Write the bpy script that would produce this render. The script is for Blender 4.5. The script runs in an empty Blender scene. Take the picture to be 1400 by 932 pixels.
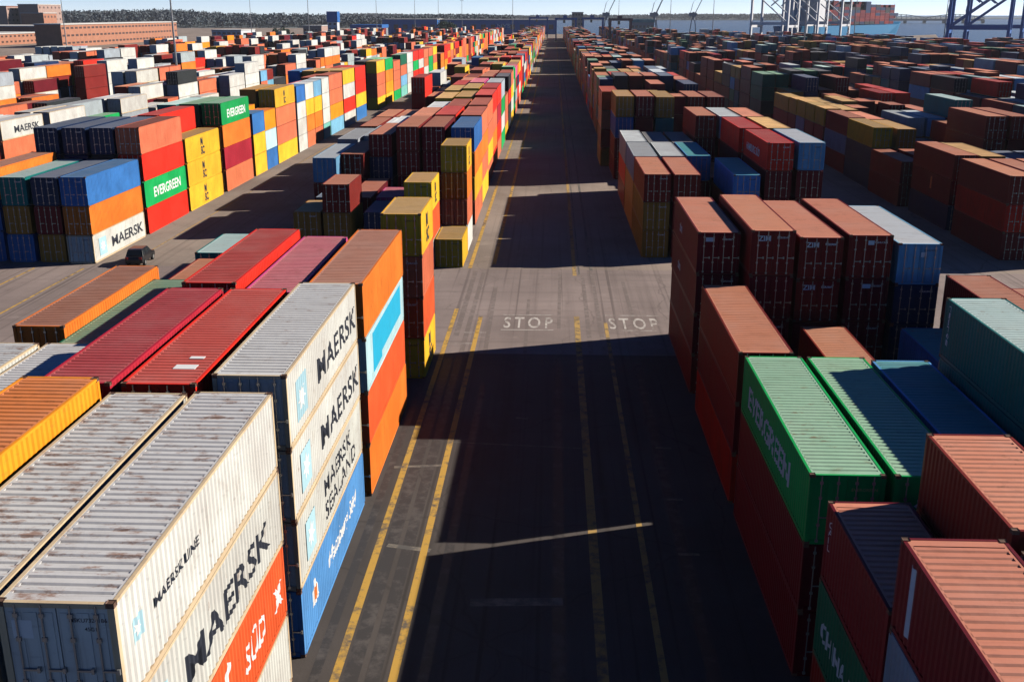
import bpy, bmesh, math, random
from mathutils import Vector, Matrix

random.seed(7)
S = bpy.context.scene
HAZE = 0.00006
COL = S.collection
R = math.radians
W = 2.438
SLOT = 13.0

# ---------------------------------------------------------------- helpers
def link(o, parent=None):
    COL.objects.link(o)
    if parent is not None:
        o.parent = parent
    return o

def tag(o, label=None, cat=None, group=None, kind=None):
    if label: o['label'] = label
    if cat: o['category'] = cat
    if group: o['group'] = group
    if kind: o['kind'] = kind
    return o

def empty(name, loc, rz=0.0):
    o = bpy.data.objects.new(name, None)
    o.empty_display_size = 0.5
    o.location = loc
    o.rotation_euler = (0, 0, rz)
    return link(o)

class MB:
    """collects faces for one mesh"""
    def __init__(s): s.v = []; s.f = []; s.m = []
    def quad(s, a, b, c, d, m=0):
        n = len(s.v); s.v += [a, b, c, d]; s.f.append((n, n+1, n+2, n+3)); s.m.append(m)
    def poly(s, pts, m=0):
        n = len(s.v); s.v += list(pts); s.f.append(tuple(range(n, n+len(pts)))); s.m.append(m)
    def box(s, x0, x1, y0, y1, z0, z1, m=0):
        n = len(s.v)
        s.v += [(x0,y0,z0),(x1,y0,z0),(x1,y1,z0),(x0,y1,z0),(x0,y0,z1),(x1,y0,z1),(x1,y1,z1),(x0,y1,z1)]
        for f in ((0,3,2,1),(4,5,6,7),(0,1,5,4),(1,2,6,5),(2,3,7,6),(3,0,4,7)):
            s.f.append(tuple(n+i for i in f)); s.m.append(m)
    def bar(s, a, b, r, r2=None, k=6, m=0, caps=True):
        a, b = Vector(a), Vector(b); r2 = r if r2 is None else r2
        d = (b-a).normalized()
        u = d.orthogonal().normalized(); w = d.cross(u)
        n = len(s.v)
        off = math.pi/k
        for p, q in ((a, r), (b, r2)):
            for i in range(k):
                t = 2*math.pi*i/k+off
                s.v.append(tuple(p+u*(q*math.cos(t))+w*(q*math.sin(t))))
        for i in range(k):
            j = (i+1) % k
            s.f.append((n+i, n+j, n+k+j, n+k+i)); s.m.append(m)
        if caps:
            s.f.append(tuple(n+i for i in reversed(range(k)))); s.m.append(m)
            s.f.append(tuple(n+k+i for i in range(k))); s.m.append(m)
    def beam(s, a, b, w, h=None, m=0):
        """rectangular beam between two points"""
        a, b = Vector(a), Vector(b); h = w if h is None else h
        d = (b-a).normalized()
        up = Vector((0,0,1)) if abs(d.z) < 0.95 else Vector((0,1,0))
        u = d.cross(up).normalized(); v = u.cross(d).normalized()
        n = len(s.v)
        for p in (a, b):
            for su, sv in ((-1,-1),(1,-1),(1,1),(-1,1)):
                s.v.append(tuple(p+u*(su*w/2)+v*(sv*h/2)))
        for f in ((0,1,2,3),(7,6,5,4),(0,4,5,1),(1,5,6,2),(2,6,7,3),(3,7,4,0)):
            s.f.append(tuple(n+i for i in f)); s.m.append(m)
    def mesh(s, name, mats):
        me = bpy.data.meshes.new(name)
        me.from_pydata(s.v, [], s.f)
        for m in (mats if isinstance(mats, (list, tuple)) else [mats]):
            me.materials.append(m)
        if len(me.materials) > 1:
            me.polygons.foreach_set('material_index', s.m)
        me.update()
        return me
    def build(s, name, mats, parent=None):
        return link(bpy.data.objects.new(name, s.mesh(name, mats)), parent)

# ---------------------------------------------------------------- materials
def newmat(name):
    m = bpy.data.materials.new(name); m.use_nodes = True
    nt = m.node_tree
    return m, nt, nt.nodes['Principled BSDF']

def N(nt, typ, **kw):
    n = nt.nodes.new(typ)
    for k, v in kw.items():
        if hasattr(n, k): setattr(n, k, v)
        else: n.inputs[k].default_value = v
    return n

def mixc(nt, fac, a, b, blend='MIX'):
    n = nt.nodes.new('ShaderNodeMix'); n.data_type = 'RGBA'; n.blend_type = blend
    for sock, val in ((n.inputs[0], fac), (n.inputs[6], a), (n.inputs[7], b)):
        if hasattr(val, 'is_output') or isinstance(val, bpy.types.NodeSocket): nt.links.new(val, sock)
        elif isinstance(val, (int, float)): sock.default_value = val
        else: sock.default_value = (*val, 1)
    return n.outputs[2]

def math_(nt, op, a, b=None, c=None, clamp=False):
    n = nt.nodes.new('ShaderNodeMath'); n.operation = op; n.use_clamp = clamp
    for i, v in enumerate((a, b, c)):
        if v is None: continue
        if isinstance(v, bpy.types.NodeSocket): nt.links.new(v, n.inputs[i])
        else: n.inputs[i].default_value = v
    return n.outputs[0]

def ramp(nt, val, p0, p1):
    n = nt.nodes.new('ShaderNodeMapRange'); n.interpolation_type = 'SMOOTHSTEP'
    nt.links.new(val, n.inputs[0])
    n.inputs[1].default_value = p0
    if isinstance(p1, bpy.types.NodeSocket): nt.links.new(p1, n.inputs[2])
    else: n.inputs[2].default_value = p1
    return n.outputs[0]

def noise(nt, vec, scale, detail=4, rough=0.55, stretch=None):
    if stretch:
        mp = N(nt, 'ShaderNodeMapping'); mp.inputs['Scale'].default_value = stretch
        nt.links.new(vec, mp.inputs['Vector']); vec = mp.outputs[0]
    n = N(nt, 'ShaderNodeTexNoise'); n.inputs['Scale'].default_value = scale
    n.inputs['Detail'].default_value = detail; n.inputs['Roughness'].default_value = rough
    nt.links.new(vec, n.inputs['Vector'])
    return n.outputs['Fac']

def simple(name, col, rough=0.6, metal=0.0, var=0.15, scale=1.5):
    m, nt, b = newmat(name)
    tc = N(nt, 'ShaderNodeTexCoord')
    f = noise(nt, tc.outputs['Object'], scale, 5)
    c = mixc(nt, f, tuple(x*(1-var) for x in col), tuple(min(1, x*(1+var)) for x in col))
    nt.links.new(c, b.inputs['Base Color'])
    b.inputs['Roughness'].default_value = rough; b.inputs['Metallic'].default_value = metal
    return m

def paint_material(name, roof=False, far=False):
    """weathered container paint; the hue comes from the object's own colour"""
    m, nt, b = newmat(name)
    oi = N(nt, 'ShaderNodeObjectInfo')
    tc = N(nt, 'ShaderNodeTexCoord')
    if far:
        at = N(nt, 'ShaderNodeAttribute'); at.attribute_name = 'paint'
        base = at.outputs['Color']; vec = tc.outputs['Object']
    else:
        base = oi.outputs['Color']
        ad = N(nt, 'ShaderNodeVectorMath'); ad.operation = 'ADD'
        rnd = math_(nt, 'MULTIPLY', oi.outputs['Random'], 173.0)
        cb = N(nt, 'ShaderNodeCombineXYZ')
        for i in range(3): nt.links.new(rnd, cb.inputs[i])
        nt.links.new(tc.outputs['Object'], ad.inputs[0]); nt.links.new(cb.outputs[0], ad.inputs[1])
        vec = ad.outputs[0]
    n1 = noise(nt, vec, 0.45, 3)
    if roof: fade = mixc(nt, math_(nt, 'MULTIPLY', ramp(nt, n1, 0.35, 0.8), 0.14), base, (0.6, 0.52, 0.47))
    else: fade = mixc(nt, ramp(nt, n1, 0.3, 0.8), base, mixc(nt, 1.0, base, (1.25, 1.3, 1.3), 'MULTIPLY'))
    # grime streaks
    st = noise(nt, vec, 1.0, 6, 0.65, (0.5, 5.0, 5.0) if roof else (6.0, 6.0, 0.35))
    c = mixc(nt, math_(nt, 'MULTIPLY', ramp(nt, st, 0.5, 0.8), 0.6 if not far else 0.45), fade, mixc(nt, 1.0, fade, (0.5, 0.44, 0.4), 'MULTIPLY'))
    blo = noise(nt, vec, 0.8, 7, 0.7)
    c = mixc(nt, math_(nt, 'MULTIPLY', ramp(nt, blo, 0.55, 0.7), 0.4), c, mixc(nt, 1.0, c, (0.7, 0.62, 0.56), 'MULTIPLY'))
    # scrapes and touched-up patches
    sc = noise(nt, vec, 2.0, 2, 0.5, (0.5, 1.0, 2.5))
    c = mixc(nt, math_(nt, 'MULTIPLY', ramp(nt, sc, 0.66, 0.69), 0.22), c, mixc(nt, 0.5, base, (0.05, 0.05, 0.05)))
    # rust blooms
    if not far:
        ra = N(nt, 'ShaderNodeAttribute'); ra.attribute_type = 'OBJECT'; ra.attribute_name = 'rust'
        rn = noise(nt, vec, 1.3, 9, 0.72, (1.0, 2.2, 1.0) if roof else (1.6, 1.6, 0.8))
        th = math_(nt, 'SUBTRACT', 0.74, math_(nt, 'MULTIPLY', ra.outputs['Fac'], 0.24))
        mk = math_(nt, 'SUBTRACT', rn, th)
        mk = math_(nt, 'MULTIPLY', mk, 9.0, clamp=True)
        c = mixc(nt, math_(nt, 'MULTIPLY', mk, 0.75), c, (0.27, 0.105, 0.04))
    nt.links.new(c, b.inputs['Base Color'])
    rr = math_(nt, 'ADD', math_(nt, 'MULTIPLY', n1, 0.25), 0.42 if not roof else 0.4)
    nt.links.new(rr, b.inputs['Roughness'])
    b.inputs['Specular IOR Level'].default_value = 0.4 if roof else 0.22
    if not far:
        bp = N(nt, 'ShaderNodeBump'); bp.inputs['Strength'].default_value = 0.3; bp.inputs['Distance'].default_value = 0.06
        nt.links.new(noise(nt, vec, 1.1, 4), bp.inputs['Height'])
        nt.links.new(bp.outputs[0], b.inputs['Normal'])
    return m

M_PAINT = paint_material('container_paint')
M_ROOF = paint_material('container_roof_paint', roof=True)
M_FAR = paint_material('far_container_paint', far=True)
M_STEEL = simple('galvanised_steel', (0.38, 0.38, 0.37), 0.45, 0.6)
M_CAST = simple('rusty_casting', (0.16, 0.09, 0.06), 0.7, 0.2, 0.4, 6)
M_WHITE = simple('white_lettering', (0.88, 0.88, 0.86), 0.6)
M_BLACK = simple('black_lettering', (0.025, 0.03, 0.045), 0.55)
M_MSTAR = simple('pale_blue_logo', (0.42, 0.66, 0.74), 0.55)
M_CYAN = simple('cyan_panel', (0.02, 0.5, 0.78), 0.5)
M_ORNG = simple('orange_logo', (0.75, 0.2, 0.05), 0.5)

def ground_material(name, col, streak=0.35, patch=0.25, scale=1.0, crack=True, cross=0.1):
    m, nt, b = newmat(name)
    g = N(nt, 'ShaderNodeNewGeometry'); p = g.outputs['Position']
    a = noise(nt, p, 0.06*scale, 6, 0.6)
    fine = noise(nt, p, 9.0, 3, 0.7)
    lane = noise(nt, p, 1.0, 5, 0.6, (0.9, 0.03, 1.0))
    trk = noise(nt, p, 1.0, 3, 0.5, (2.6, 0.016, 1.0))
    crs = noise(nt, p, 1.0, 4, 0.6, (0.03, 1.1, 1.0))
    blot = noise(nt, p, 0.55, 7, 0.65)
    c = mixc(nt, ramp(nt, a, 0.3, 0.7), tuple(x*(1-patch) for x in col), tuple(min(1, x*(1+patch)) for x in col))
    c = mixc(nt, math_(nt, 'MULTIPLY', ramp(nt, lane, 0.45, 0.75), streak), c, tuple(x*0.45 for x in col))
    c = mixc(nt, math_(nt, 'MULTIPLY', ramp(nt, trk, 0.55, 0.72), streak*1.5), c, tuple(x*0.3 for x in col))
    c = mixc(nt, math_(nt, 'MULTIPLY', ramp(nt, crs, 0.5, 0.75), cross), c, tuple(x*0.55 for x in col))
    c = mixc(nt, math_(nt, 'MULTIPLY', ramp(nt, blot, 0.58, 0.75), 0.55), c, tuple(x*0.5 for x in col))
    c = mixc(nt, math_(nt, 'MULTIPLY', ramp(nt, blot, 0.44, 0.28), 0.35), c, tuple(min(1, x*1.5) for x in col))
    c = mixc(nt, math_(nt, 'MULTIPLY', fine, 0.3), c, tuple(x*0.6 for x in col))
    if crack:
        wv = N(nt, 'ShaderNodeVectorMath'); wv.operation = 'MULTIPLY_ADD'
        nz = N(nt, 'ShaderNodeTexNoise'); nz.inputs['Scale'].default_value = 0.25; nz.inputs['Detail'].default_value = 5
        nt.links.new(p, nz.inputs['Vector'])
        nt.links.new(nz.outputs['Color'], wv.inputs[0]); wv.inputs[1].default_value = (3, 3, 0); nt.links.new(p, wv.inputs[2])
        vo = N(nt, 'ShaderNodeTexVoronoi'); vo.feature = 'DISTANCE_TO_EDGE'; vo.inputs['Scale'].default_value = 0.09
        nt.links.new(wv.outputs[0], vo.inputs['Vector'])
        k = ramp(nt, vo.outputs['Distance'], 0.006, 0.0)
        c = mixc(nt, math_(nt, 'MULTIPLY', k, 0.55), c, tuple(x*0.5 for x in col))
    nt.links.new(c, b.inputs['Base Color'])
    b.inputs['Roughness'].default_value = 0.85
    b.inputs['Specular IOR Level'].default_value = 0.25
    bp = N(nt, 'ShaderNodeBump'); bp.inputs['Strength'].default_value = 0.25; bp.inputs['Distance'].default_value = 0.03
    nt.links.new(fine, bp.inputs['Height']); nt.links.new(bp.outputs[0], b.inputs['Normal'])
    return m

M_ASPH = ground_material('worn_asphalt', (0.118, 0.1, 0.09), streak=.55)
M_CONC = ground_material('cross_lane_concrete', (0.33, 0.26, 0.235), streak=0.42, cross=0.6)
M_YARD = ground_material('yard_concrete', (0.36, 0.285, 0.235), streak=0.25)

def marking_material(name, col, under, wear=0.5):
    m, nt, b = newmat(name)
    g = N(nt, 'ShaderNodeNewGeometry'); p = g.outputs['Position']
    n1 = noise(nt, p, 1.4, 8, 0.7); n2 = noise(nt, p, 0.12, 3)
    th = math_(nt, 'ADD', math_(nt, 'MULTIPLY', n2, 0.5), wear-0.25)
    k = math_(nt, 'MULTIPLY', math_(nt, 'SUBTRACT', n1, math_(nt, 'SUBTRACT', 0.98, th)), 6.0, clamp=True)
    c = mixc(nt, k, col, under)
    nt.links.new(c, b.inputs['Base Color']); b.inputs['Roughness'].default_value = 0.8
    return m

M_YLINE = marking_material('worn_yellow_paint', (0.66, 0.38, 0.07), (0.15, 0.12, 0.09), 0.5)
M_YLINE2 = marking_material('faint_yellow_paint', (0.55, 0.34, 0.1), (0.13, 0.11, 0.09), 0.52)
M_WLINE = marking_material('worn_white_paint', (0.66, 0.6, 0.54), (0.28, 0.23, 0.2), 0.58)
M_WLINE2 = marking_material('faint_white_paint', (0.3, 0.25, 0.19), (0.12, 0.11, 0.1), 0.6)

M_BLACKMARK = marking_material('tyre_rubber_mark', (0.21, 0.165, 0.145), (0.3, 0.238, 0.213), 0.5)
M_OIL = marking_material('oil_darkened_asphalt', (0.05, 0.043, 0.04), (0.11, 0.094, 0.085), 0.5)

# ---------------------------------------------------------------- container meshes
CW = W/2
P_IN = 0.036      # corrugation depth
FR = 0.012        # wall plane below frame face

def corr_points(L):
    """(y, depth) along a side wall, local y from -L/2"""
    a, b = -L/2+0.14, L/2-0.14
    n = max(4, round((b-a)/0.278)); p = (b-a)/n
    pts = []
    for i in range(n):
        y = a+i*p
        pts += [(y, 0), (y+p*0.27, 0), (y+p*0.5, P_IN), (y+p*0.77, P_IN)]
    pts.append((b, 0))
    return pts

def corr_depth(y, L):
    pts = corr_points(L)
    for (y0, d0), (y1, d1) in zip(pts, pts[1:]):
        if y0 <= y <= y1: return d0+(d1-d0)*(y-y0)/(y1-y0+1e-9)
    return 0

H0 = 2.6
Z0 = 0.02; Z1 = H0-0.015

def frame_mesh(L):
    m = MB(); l = L/2
    for sx in (-1, 1):
        for sy in (-1, 1):
            x0, x1 = sorted((sx*(CW-0.004), sx*(CW-0.15))); y0, y1 = sorted((sy*(l-0.004), sy*(l-0.14)))
            m.box(x0, x1, y0, y1, 0.12, H0-0.12)
        x0, x1 = sorted((sx*CW, sx*(CW-0.07)))
        m.box(x0-0.002*sx if 0 else x0, x1, -l+0.165, l-0.165, 0.025, 0.17)
        x0, x1 = sorted((sx*CW, sx*(CW-0.09)))
        m.box(x0, x1, -l+0.165, l-0.165, H0-0.09, H0-0.018)
    for sy in (-1, 1):
        y0, y1 = sorted((sy*l, sy*(l-0.1)))
        m.box(-CW+0.175, CW-0.175, y0, y1, 0.025, 0.18)
        m.box(-CW+0.175, CW-0.175, y0, y1, H0-0.13, H0-0.018)
    m.box(-CW+0.1, CW-0.1, -l+0.12, l-0.12, 0.06, 0.1)   # floor
    return m.mesh('container_frame', M_PAINT)

def wall_mesh(L, sx=None):
    """corrugated long wall(s)"""
    m = MB()
    for s in ((-1, 1) if sx is None else (sx,)):
        pts = corr_points(L)
        for (y0, d0), (y1, d1) in zip(pts, pts[1:]):
            xa, xb = s*(CW-FR-d0), s*(CW-FR-d1)
            q = [(xa, y0, 0.16), (xb, y1, 0.16), (xb, y1, H0-0.08), (xa, y0, H0-0.08)]
            m.quad(*(q if s > 0 else q[::-1]))
    return m

def end_mesh(L, m=None):
    m = m or MB(); y = L/2-0.03
    a, b = -CW+0.14, CW-0.14; n = 9; p = (b-a)/n
    for i in range(n):
        x = a+i*p
        q = [(x, 0), (x+p*.3, 0), (x+p*.5, .035), (x+p*.8, .035), (x+p, 0)]
        for (x0, d0), (x1, d1) in zip(q, q[1:]):
            m.quad((x1, y-d1, .15), (x0, y-d0, .15), (x0, y-d0, H0-.1), (x1, y-d1, H0-.1))
    return m

def roof_mesh(L):
    m = MB(); a, b = -L/2+0.15, L/2-0.15
    xe = CW-0.085
    m.box(-CW+0.08, CW-0.08, -L/2+0.09, a+0.22, H0-0.1, H0-0.026)
    m.box(-CW+0.08, CW-0.08, b-0.22, L/2-0.09, H0-0.1, H0-0.026)
    a += 0.22; b -= 0.22
    n = round((b-a)/0.3); p = (b-a)/n
    zt, zb = H0-0.024, H0-0.062
    for i in range(n):
        y = a+i*p
        q = [(y, zb), (y+p*.2, zb), (y+p*.38, zt), (y+p*.82, zt), (y+p, zb)]
        for (y0, z0), (y1, z1) in zip(q, q[1:]):
            m.quad((-xe+.06, y0, z0), (xe-.06, y0, z0), (xe-.06, y1, z1), (-xe+.06, y1, z1))
    for s in (-1, 1):
        x0, x1 = sorted((s*xe, s*(xe-.08)))
        m.box(x0, x1, a, b, H0-.11, H0-.03)
    return m.mesh('container_roof', M_ROOF)

def door_mesh(L, s, bars):
    """one door leaf on the -Y end; s=-1 or 1"""
    m = MB(); y = -L/2+0.035
    x0, x1 = sorted((s*0.012, s*(CW-0.155)))
    m.box(x0, x1, y, y+0.05, 0.19, H0-0.14)
    w = (x1-x0)
    for i in range(3):                      # pressed panels
        a = x0+w*(0.06+0.31*i); b_ = a+w*0.25
        m.box(a, b_, y-0.014, y+0.001, 0.3, H0-0.25)
    mats = [M_PAINT, M_STEEL]
    if bars:
        for t in (0.27, 0.78):
            x = x0+w*t
            m.bar((x, y-0.045, 0.1), (x, y-0.045, H0-0.06), 0.02, k=5, m=1)
            for z in (0.3, 0.95, 1.6, 2.25):
                m.box(x-0.05, x+0.05, y-0.06, y-0.012, z-0.04, z+0.04, 1)
        m.box(x0+w*.27, x0+w*.62, y-0.075, y-0.05, 1.0, 1.04, 1)
    return m.mesh('container_door', mats)

def bar_mesh(L):
    m = MB(); y = -L/2+0.035
    m.bar((0, y-0.045, 0.1), (0, y-0.045, H0-0.06), 0.021, k=7)
    for z in (0.16, 0.75, 1.75, H0-0.3):
        m.box(-0.05, 0.05, y-0.065, y-0.012, z-0.045, z+0.045)
    m.box(0.0, 0.36, y-0.08, y-0.055, 1.02, 1.06)
    m.box(0.3, 0.36, y-0.09, y-0.012, 0.98, 1.1)
    return m.mesh('locking_bar', M_STEEL)

def casting_mesh():
    m = MB()
    # a hollow-looking block: body plus recessed dark slots suggested by thinner plates
    m.box(-0.089, 0.089, -0.081, 0.081, 0.0, 0.118)
    bm = bmesh.new(); me = m.mesh('corner_casting', M_CAST); bm.from_mesh(me)
    for f in list(bm.faces):
        r = bmesh.ops.inset_individual(bm, faces=[f], thickness=0.028, depth=-0.02)
    bm.to_mesh(me); bm.free()
    return me

L40, L20 = 12.192, 6.058
TPL = {}
for L in (L40, L20):
    both = wall_mesh(L); end_mesh(L, both)
    TPL[L] = dict(frame=frame_mesh(L), body=both.mesh('container_walls', M_PAINT),
                  wl=wall_mesh(L, -1).mesh('side_wall', M_PAINT), wr=wall_mesh(L, 1).mesh('side_wall', M_PAINT),
                  end=end_mesh(L).mesh('end_wall', M_PAINT), roof=roof_mesh(L),
                  dl=door_mesh(L, -1, False), dr=door_mesh(L, 1, False),
                  dlb=door_mesh(L, -1, True), drb=door_mesh(L, 1, True), bar=bar_mesh(L))
CAST = casting_mesh()

# ---------------------------------------------------------------- lettering
_txt = {}
def text_flat(s, size, bold=0.02, shear=0.0, spacing=1.0, line=1.0, sx=1.0):
    """2-D triangles (verts, faces) of a line of text, base-left at the origin"""
    key = (s, size, bold, shear, spacing, line, sx)
    if key not in _txt:
        cu = bpy.data.curves.new('lettering', 'FONT'); cu.body = s; cu.size = size; cu.offset = bold*size
        cu.shear = shear; cu.space_character = spacing; cu.space_line = line; cu.fill_mode = 'FRONT'; cu.resolution_u = 3
        ob = bpy.data.objects.new('lettering', cu); COL.objects.link(ob)
        dg = bpy.context.evaluated_depsgraph_get(); dg.update()
        me = bpy.data.meshes.new_from_object(ob.evaluated_get(dg))
        vs = [(v.co.x*sx, v.co.y) for v in me.vertices]; fs = [tuple(p.vertices) for p in me.polygons]
        x0 = min(v[0] for v in vs); vs = [(x-x0, y) for x, y in vs]
        bpy.data.objects.remove(ob); bpy.data.meshes.remove(me); bpy.data.curves.remove(cu)
        _txt[key] = (vs, fs, max(v[0] for v in vs), max(v[1] for v in vs))
    return _txt[key]

def on_side(name, parent, flat, u0, z0, side, L, mat, conform=True, lift=0.006):
    """lay a flat figure on a long wall; u runs to the right as a viewer facing that wall sees it"""
    vs, fs = flat[0], flat[1]
    bm = bmesh.new()
    bv = [bm.verts.new((u0+x, z0+y, 0)) for x, y in vs]
    for f in fs:
        try: bm.faces.new([bv[i] for i in f])
        except ValueError: pass
    if conform:
        us = [v.co.x for v in bm.verts]; lo, hi = min(us), max(us)
        for y, d in corr_points(L):
            u = y if side > 0 else -y
            if lo < u < hi:
                bmesh.ops.bisect_plane(bm, geom=bm.verts[:]+bm.edges[:]+bm.faces[:], plane_co=(u, 0, 0), plane_no=(1, 0, 0), dist=1e-5)
    for v in bm.verts:
        u, z, _ = v.co; y = u if side > 0 else -u
        d = corr_depth(y, L) if conform else 0
        v.co = (side*(CW-FR-d+lift), y, z)
    me = bpy.data.meshes.new(name); bm.to_mesh(me); bm.free(); me.materials.append(mat)
    return link(bpy.data.objects.new(name, me), parent)

def on_door(name, parent, flat, x0, z0, L, mat):
    m = MB(); m.v = [(x0+x, -L/2+0.035-0.018, z0+y) for x, y in flat[0]]; m.f = list(flat[1]); m.m = [0]*len(m.f)
    return m.build(name, mat, parent)

def rect(w, h): return ([(0,0),(w,0),(w,h),(0,h)], [(0,1,2,3)], w, h)
def star(n, r, ri, c=(0,0)):
    v = [(c[0]+(r if i%2==0 else ri)*math.sin(math.pi*i/n), c[1]+(r if i%2==0 else ri)*math.cos(math.pi*i/n)) for i in range(2*n)]
    v.append(c); k = 2*n
    return (v, [(i, (i+1)%k, k) for i in range(k)], r, r)

# ---------------------------------------------------------------- paint colours
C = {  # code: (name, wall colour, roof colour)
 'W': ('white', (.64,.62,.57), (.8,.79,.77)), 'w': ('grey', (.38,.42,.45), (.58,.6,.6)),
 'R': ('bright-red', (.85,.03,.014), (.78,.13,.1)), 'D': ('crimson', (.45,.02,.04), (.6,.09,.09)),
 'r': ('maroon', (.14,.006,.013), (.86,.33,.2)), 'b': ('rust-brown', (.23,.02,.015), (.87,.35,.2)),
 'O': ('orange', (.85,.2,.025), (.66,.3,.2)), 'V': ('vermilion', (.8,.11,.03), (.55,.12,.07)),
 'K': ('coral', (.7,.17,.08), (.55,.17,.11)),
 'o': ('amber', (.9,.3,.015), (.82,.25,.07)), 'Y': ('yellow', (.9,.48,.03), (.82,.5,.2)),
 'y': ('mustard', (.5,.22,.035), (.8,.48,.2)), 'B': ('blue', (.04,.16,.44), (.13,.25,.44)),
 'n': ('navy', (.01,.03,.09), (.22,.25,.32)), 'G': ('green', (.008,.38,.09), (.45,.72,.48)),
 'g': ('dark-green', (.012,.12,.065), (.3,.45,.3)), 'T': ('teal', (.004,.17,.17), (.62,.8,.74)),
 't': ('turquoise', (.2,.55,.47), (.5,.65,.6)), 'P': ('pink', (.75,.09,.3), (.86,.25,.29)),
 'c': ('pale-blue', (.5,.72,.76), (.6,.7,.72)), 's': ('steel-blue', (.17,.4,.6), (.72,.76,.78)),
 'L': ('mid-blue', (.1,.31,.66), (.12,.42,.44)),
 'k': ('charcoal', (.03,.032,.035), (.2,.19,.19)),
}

# ---------------------------------------------------------------- the yard plan
def colX(block, col):
    """centre x of a column; blocks L0,L1.. and R0,R1.. lie 33 m apart"""
    k = int(block[1:])
    if block[0] == 'L': return -8.55-33*k-W/2-2.85*col
    return 8.4+33*k+W/2+2.75*col

STACKS = []     # dict(block,col,y0,L,h,codes,dx,special)
def st(block, col, y0, L, h, codes, dx=0.0, **sp):
    STACKS.append(dict(block=block, col=col, y0=y0, L=L40 if L == 40 else L20, h=h, codes=codes, dx=dx, sp=sp))

# -- left roadside block, before the crossing
st('L0',0,17.9,40,10.5,'WVWW',-.13); st('L0',1,18.0,40,10.4,'brWW'); st('L0',2,18.0,40,10.9,'rbRo',dx=.05)
st('L0',3,18.0,40,7.8,'bWW'); st('L0',4,18.0,40,5.2,'bW')
st('L0',0,31.36,40,10.6,'LWWW'); st('L0',1,31.0,40,10.4,'brRR',dx=-.05); st('L0',2,31.0,40,10.4,'brRD')
st('L0',3,31.2,40,7.3,'brb'); st('L0',4,31.0,40,7.8,'wWW'); st('L0',5,31.0,40,7.8,'WwW')
st('L0',0,44.3,40,10.35,'OVcO',.2); st('L0',1,44.5,40,9.9,'bRrP'); st('L0',2,44.3,40,10.35,'rbRR',.2)
st('L0',3,44.8,40,7.2,'brk'); st('L0',4,44.6,40,7.3,'rgg',-.35); st('L0',5,45.4,40,7.9,'RbO',.1)
st('L0',0,60.9,20,10.4,'YVKY',.75); st('L0',3,57.2,20,7.6,'brD',.2); st('L0',4,57.4,20,7.0,'nbb'); st('L0',4,61.8,20,0.0,'')
st('L0',4,63.7,20,7.3,'nTT',-.3); st('L0',3,63.5,20,5.2,'bb')
# -- left roadside block, past the crossing
st('L0',0,90.6,20,2.6,'Y',.6); st('L0',1,89.8,20,7.8,'WVY',.9); st('L0',2,90.5,20,5.0,'nn'); st('L0',3,89.6,20,7.6,'yyb',-.6)
st('L0',4,90.0,20,5.1,'yy',-.5)
st('L0',0,97.1,20,10.1,'WKOY',.55); st('L0',2,97.2,20,5.2,'rP'); st('L0',3,97.0,40,5.2,'nr')
st('L0',0,110.2,40,10.4,'KYOB',.3); st('L0',1,110.8,40,10.4,'rbrr'); st('L0',2,110.8,40,10.4,'nrbb',.1); st('L0',3,110.6,40,9.6,'rnnr')
st('L0',4,108.4,40,7.8,'rbb',.2); st('L0',5,106.1,40,7.7,'nbs',.6); st('L0',4,97.0,20,5.2,'nn')
st('L0',0,123.2,40,10.5,'YKOK',.2); st('L0',1,123.6,40,10.5,'rbRR'); st('L0',2,123.6,40,10.3,'rbbr'); st('L0',3,123.6,40,9.2,'brW'); st('L0',4,123.6,40,8.0,'nW'+'w'); st('L0',5,122.0,40,7.8,'bww')
st('L0',0,136.2,40,10.6,'KYKK',.1); st('L0',1,136.6,40,10.4,'bbRK'); st('L0',2,136.6,40,10.0,'rbW'); st('L0',3,136.6,40,8.0,'rrn'); st('L0',4,136.6,40,7.8,'nbW'); st('L0',5,136.6,40,7.8,'rbb')
st('L0',0,149.2,40,10.9,'ROKR'); st('L0',1,149.6,40,10.6,'rbYY'); st('L0',2,149.6,40,10.4,'brYY'); st('L0',3,149.6,40,8,'nrn'); st('L0',4,149.6,40,7.8,'rrb'); st('L0',5,149.6,40,7.8,'bbb')
st('L0',0,162.2,40,11.0,'KRDR'); st('L0',1,162.6,40,10.9,'rbYY'); st('L0',2,162.6,40,10.6,'rbbY')
st('L0',0,175.2,40,11.0,'GWGw'); st('L0',1,175.6,40,11.0,'rbRP'); st('L0',2,175.6,40,10.6,'brbR')
# -- second left block: the sunlit wall of stacks
st('L1',0,90.8,40,7.9,'WOB',lit1=1); st('L1',1,91.2,40,7.8,'yrn'); st('L1',2,91.2,40,7.8,'ByT'); st('L1',3,91.4,40,8.5,'BBO'); st('L1',4,89,40,8.0,'yyO'); st('L1',5,89,40,5.4,'rb')
st('L1',0,104.0,40,10.9,'RGRK'); st('L1',1,104.4,40,10.8,'bnkn'); st('L1',2,104.4,40,10.8,'nrnn'); st('L1',3,104.4,40,10.8,'rbnn'); st('L1',4,104.4,40,5.2,'rb'); st('L1',5,104.4,40,5.2,'nr')
st('L1',0,117.0,40,8.3,'YYY'); st('L1',1,117.2,40,10.9,'brVR'); st('L1',2,117.2,40,10.2,'rbbK'); st('L1',3,117.2,40,8.0,'bbK'); st('L1',4,117.2,40,7.8,'rbK'); st('L1',5,117.2,40,7.6,'ggG')
st('L1',0,130.9,40,11.1,'KDOG'); st('L1',1,131.0,40,11.0,'rbrg'); st('L1',2,131.0,40,10.9,'brgT'); st('L1',3,131,40,8,'WWW'); st('L1',4,131,40,8,'bWW'); st('L1',5,131,40,8,'WGG')
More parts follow.
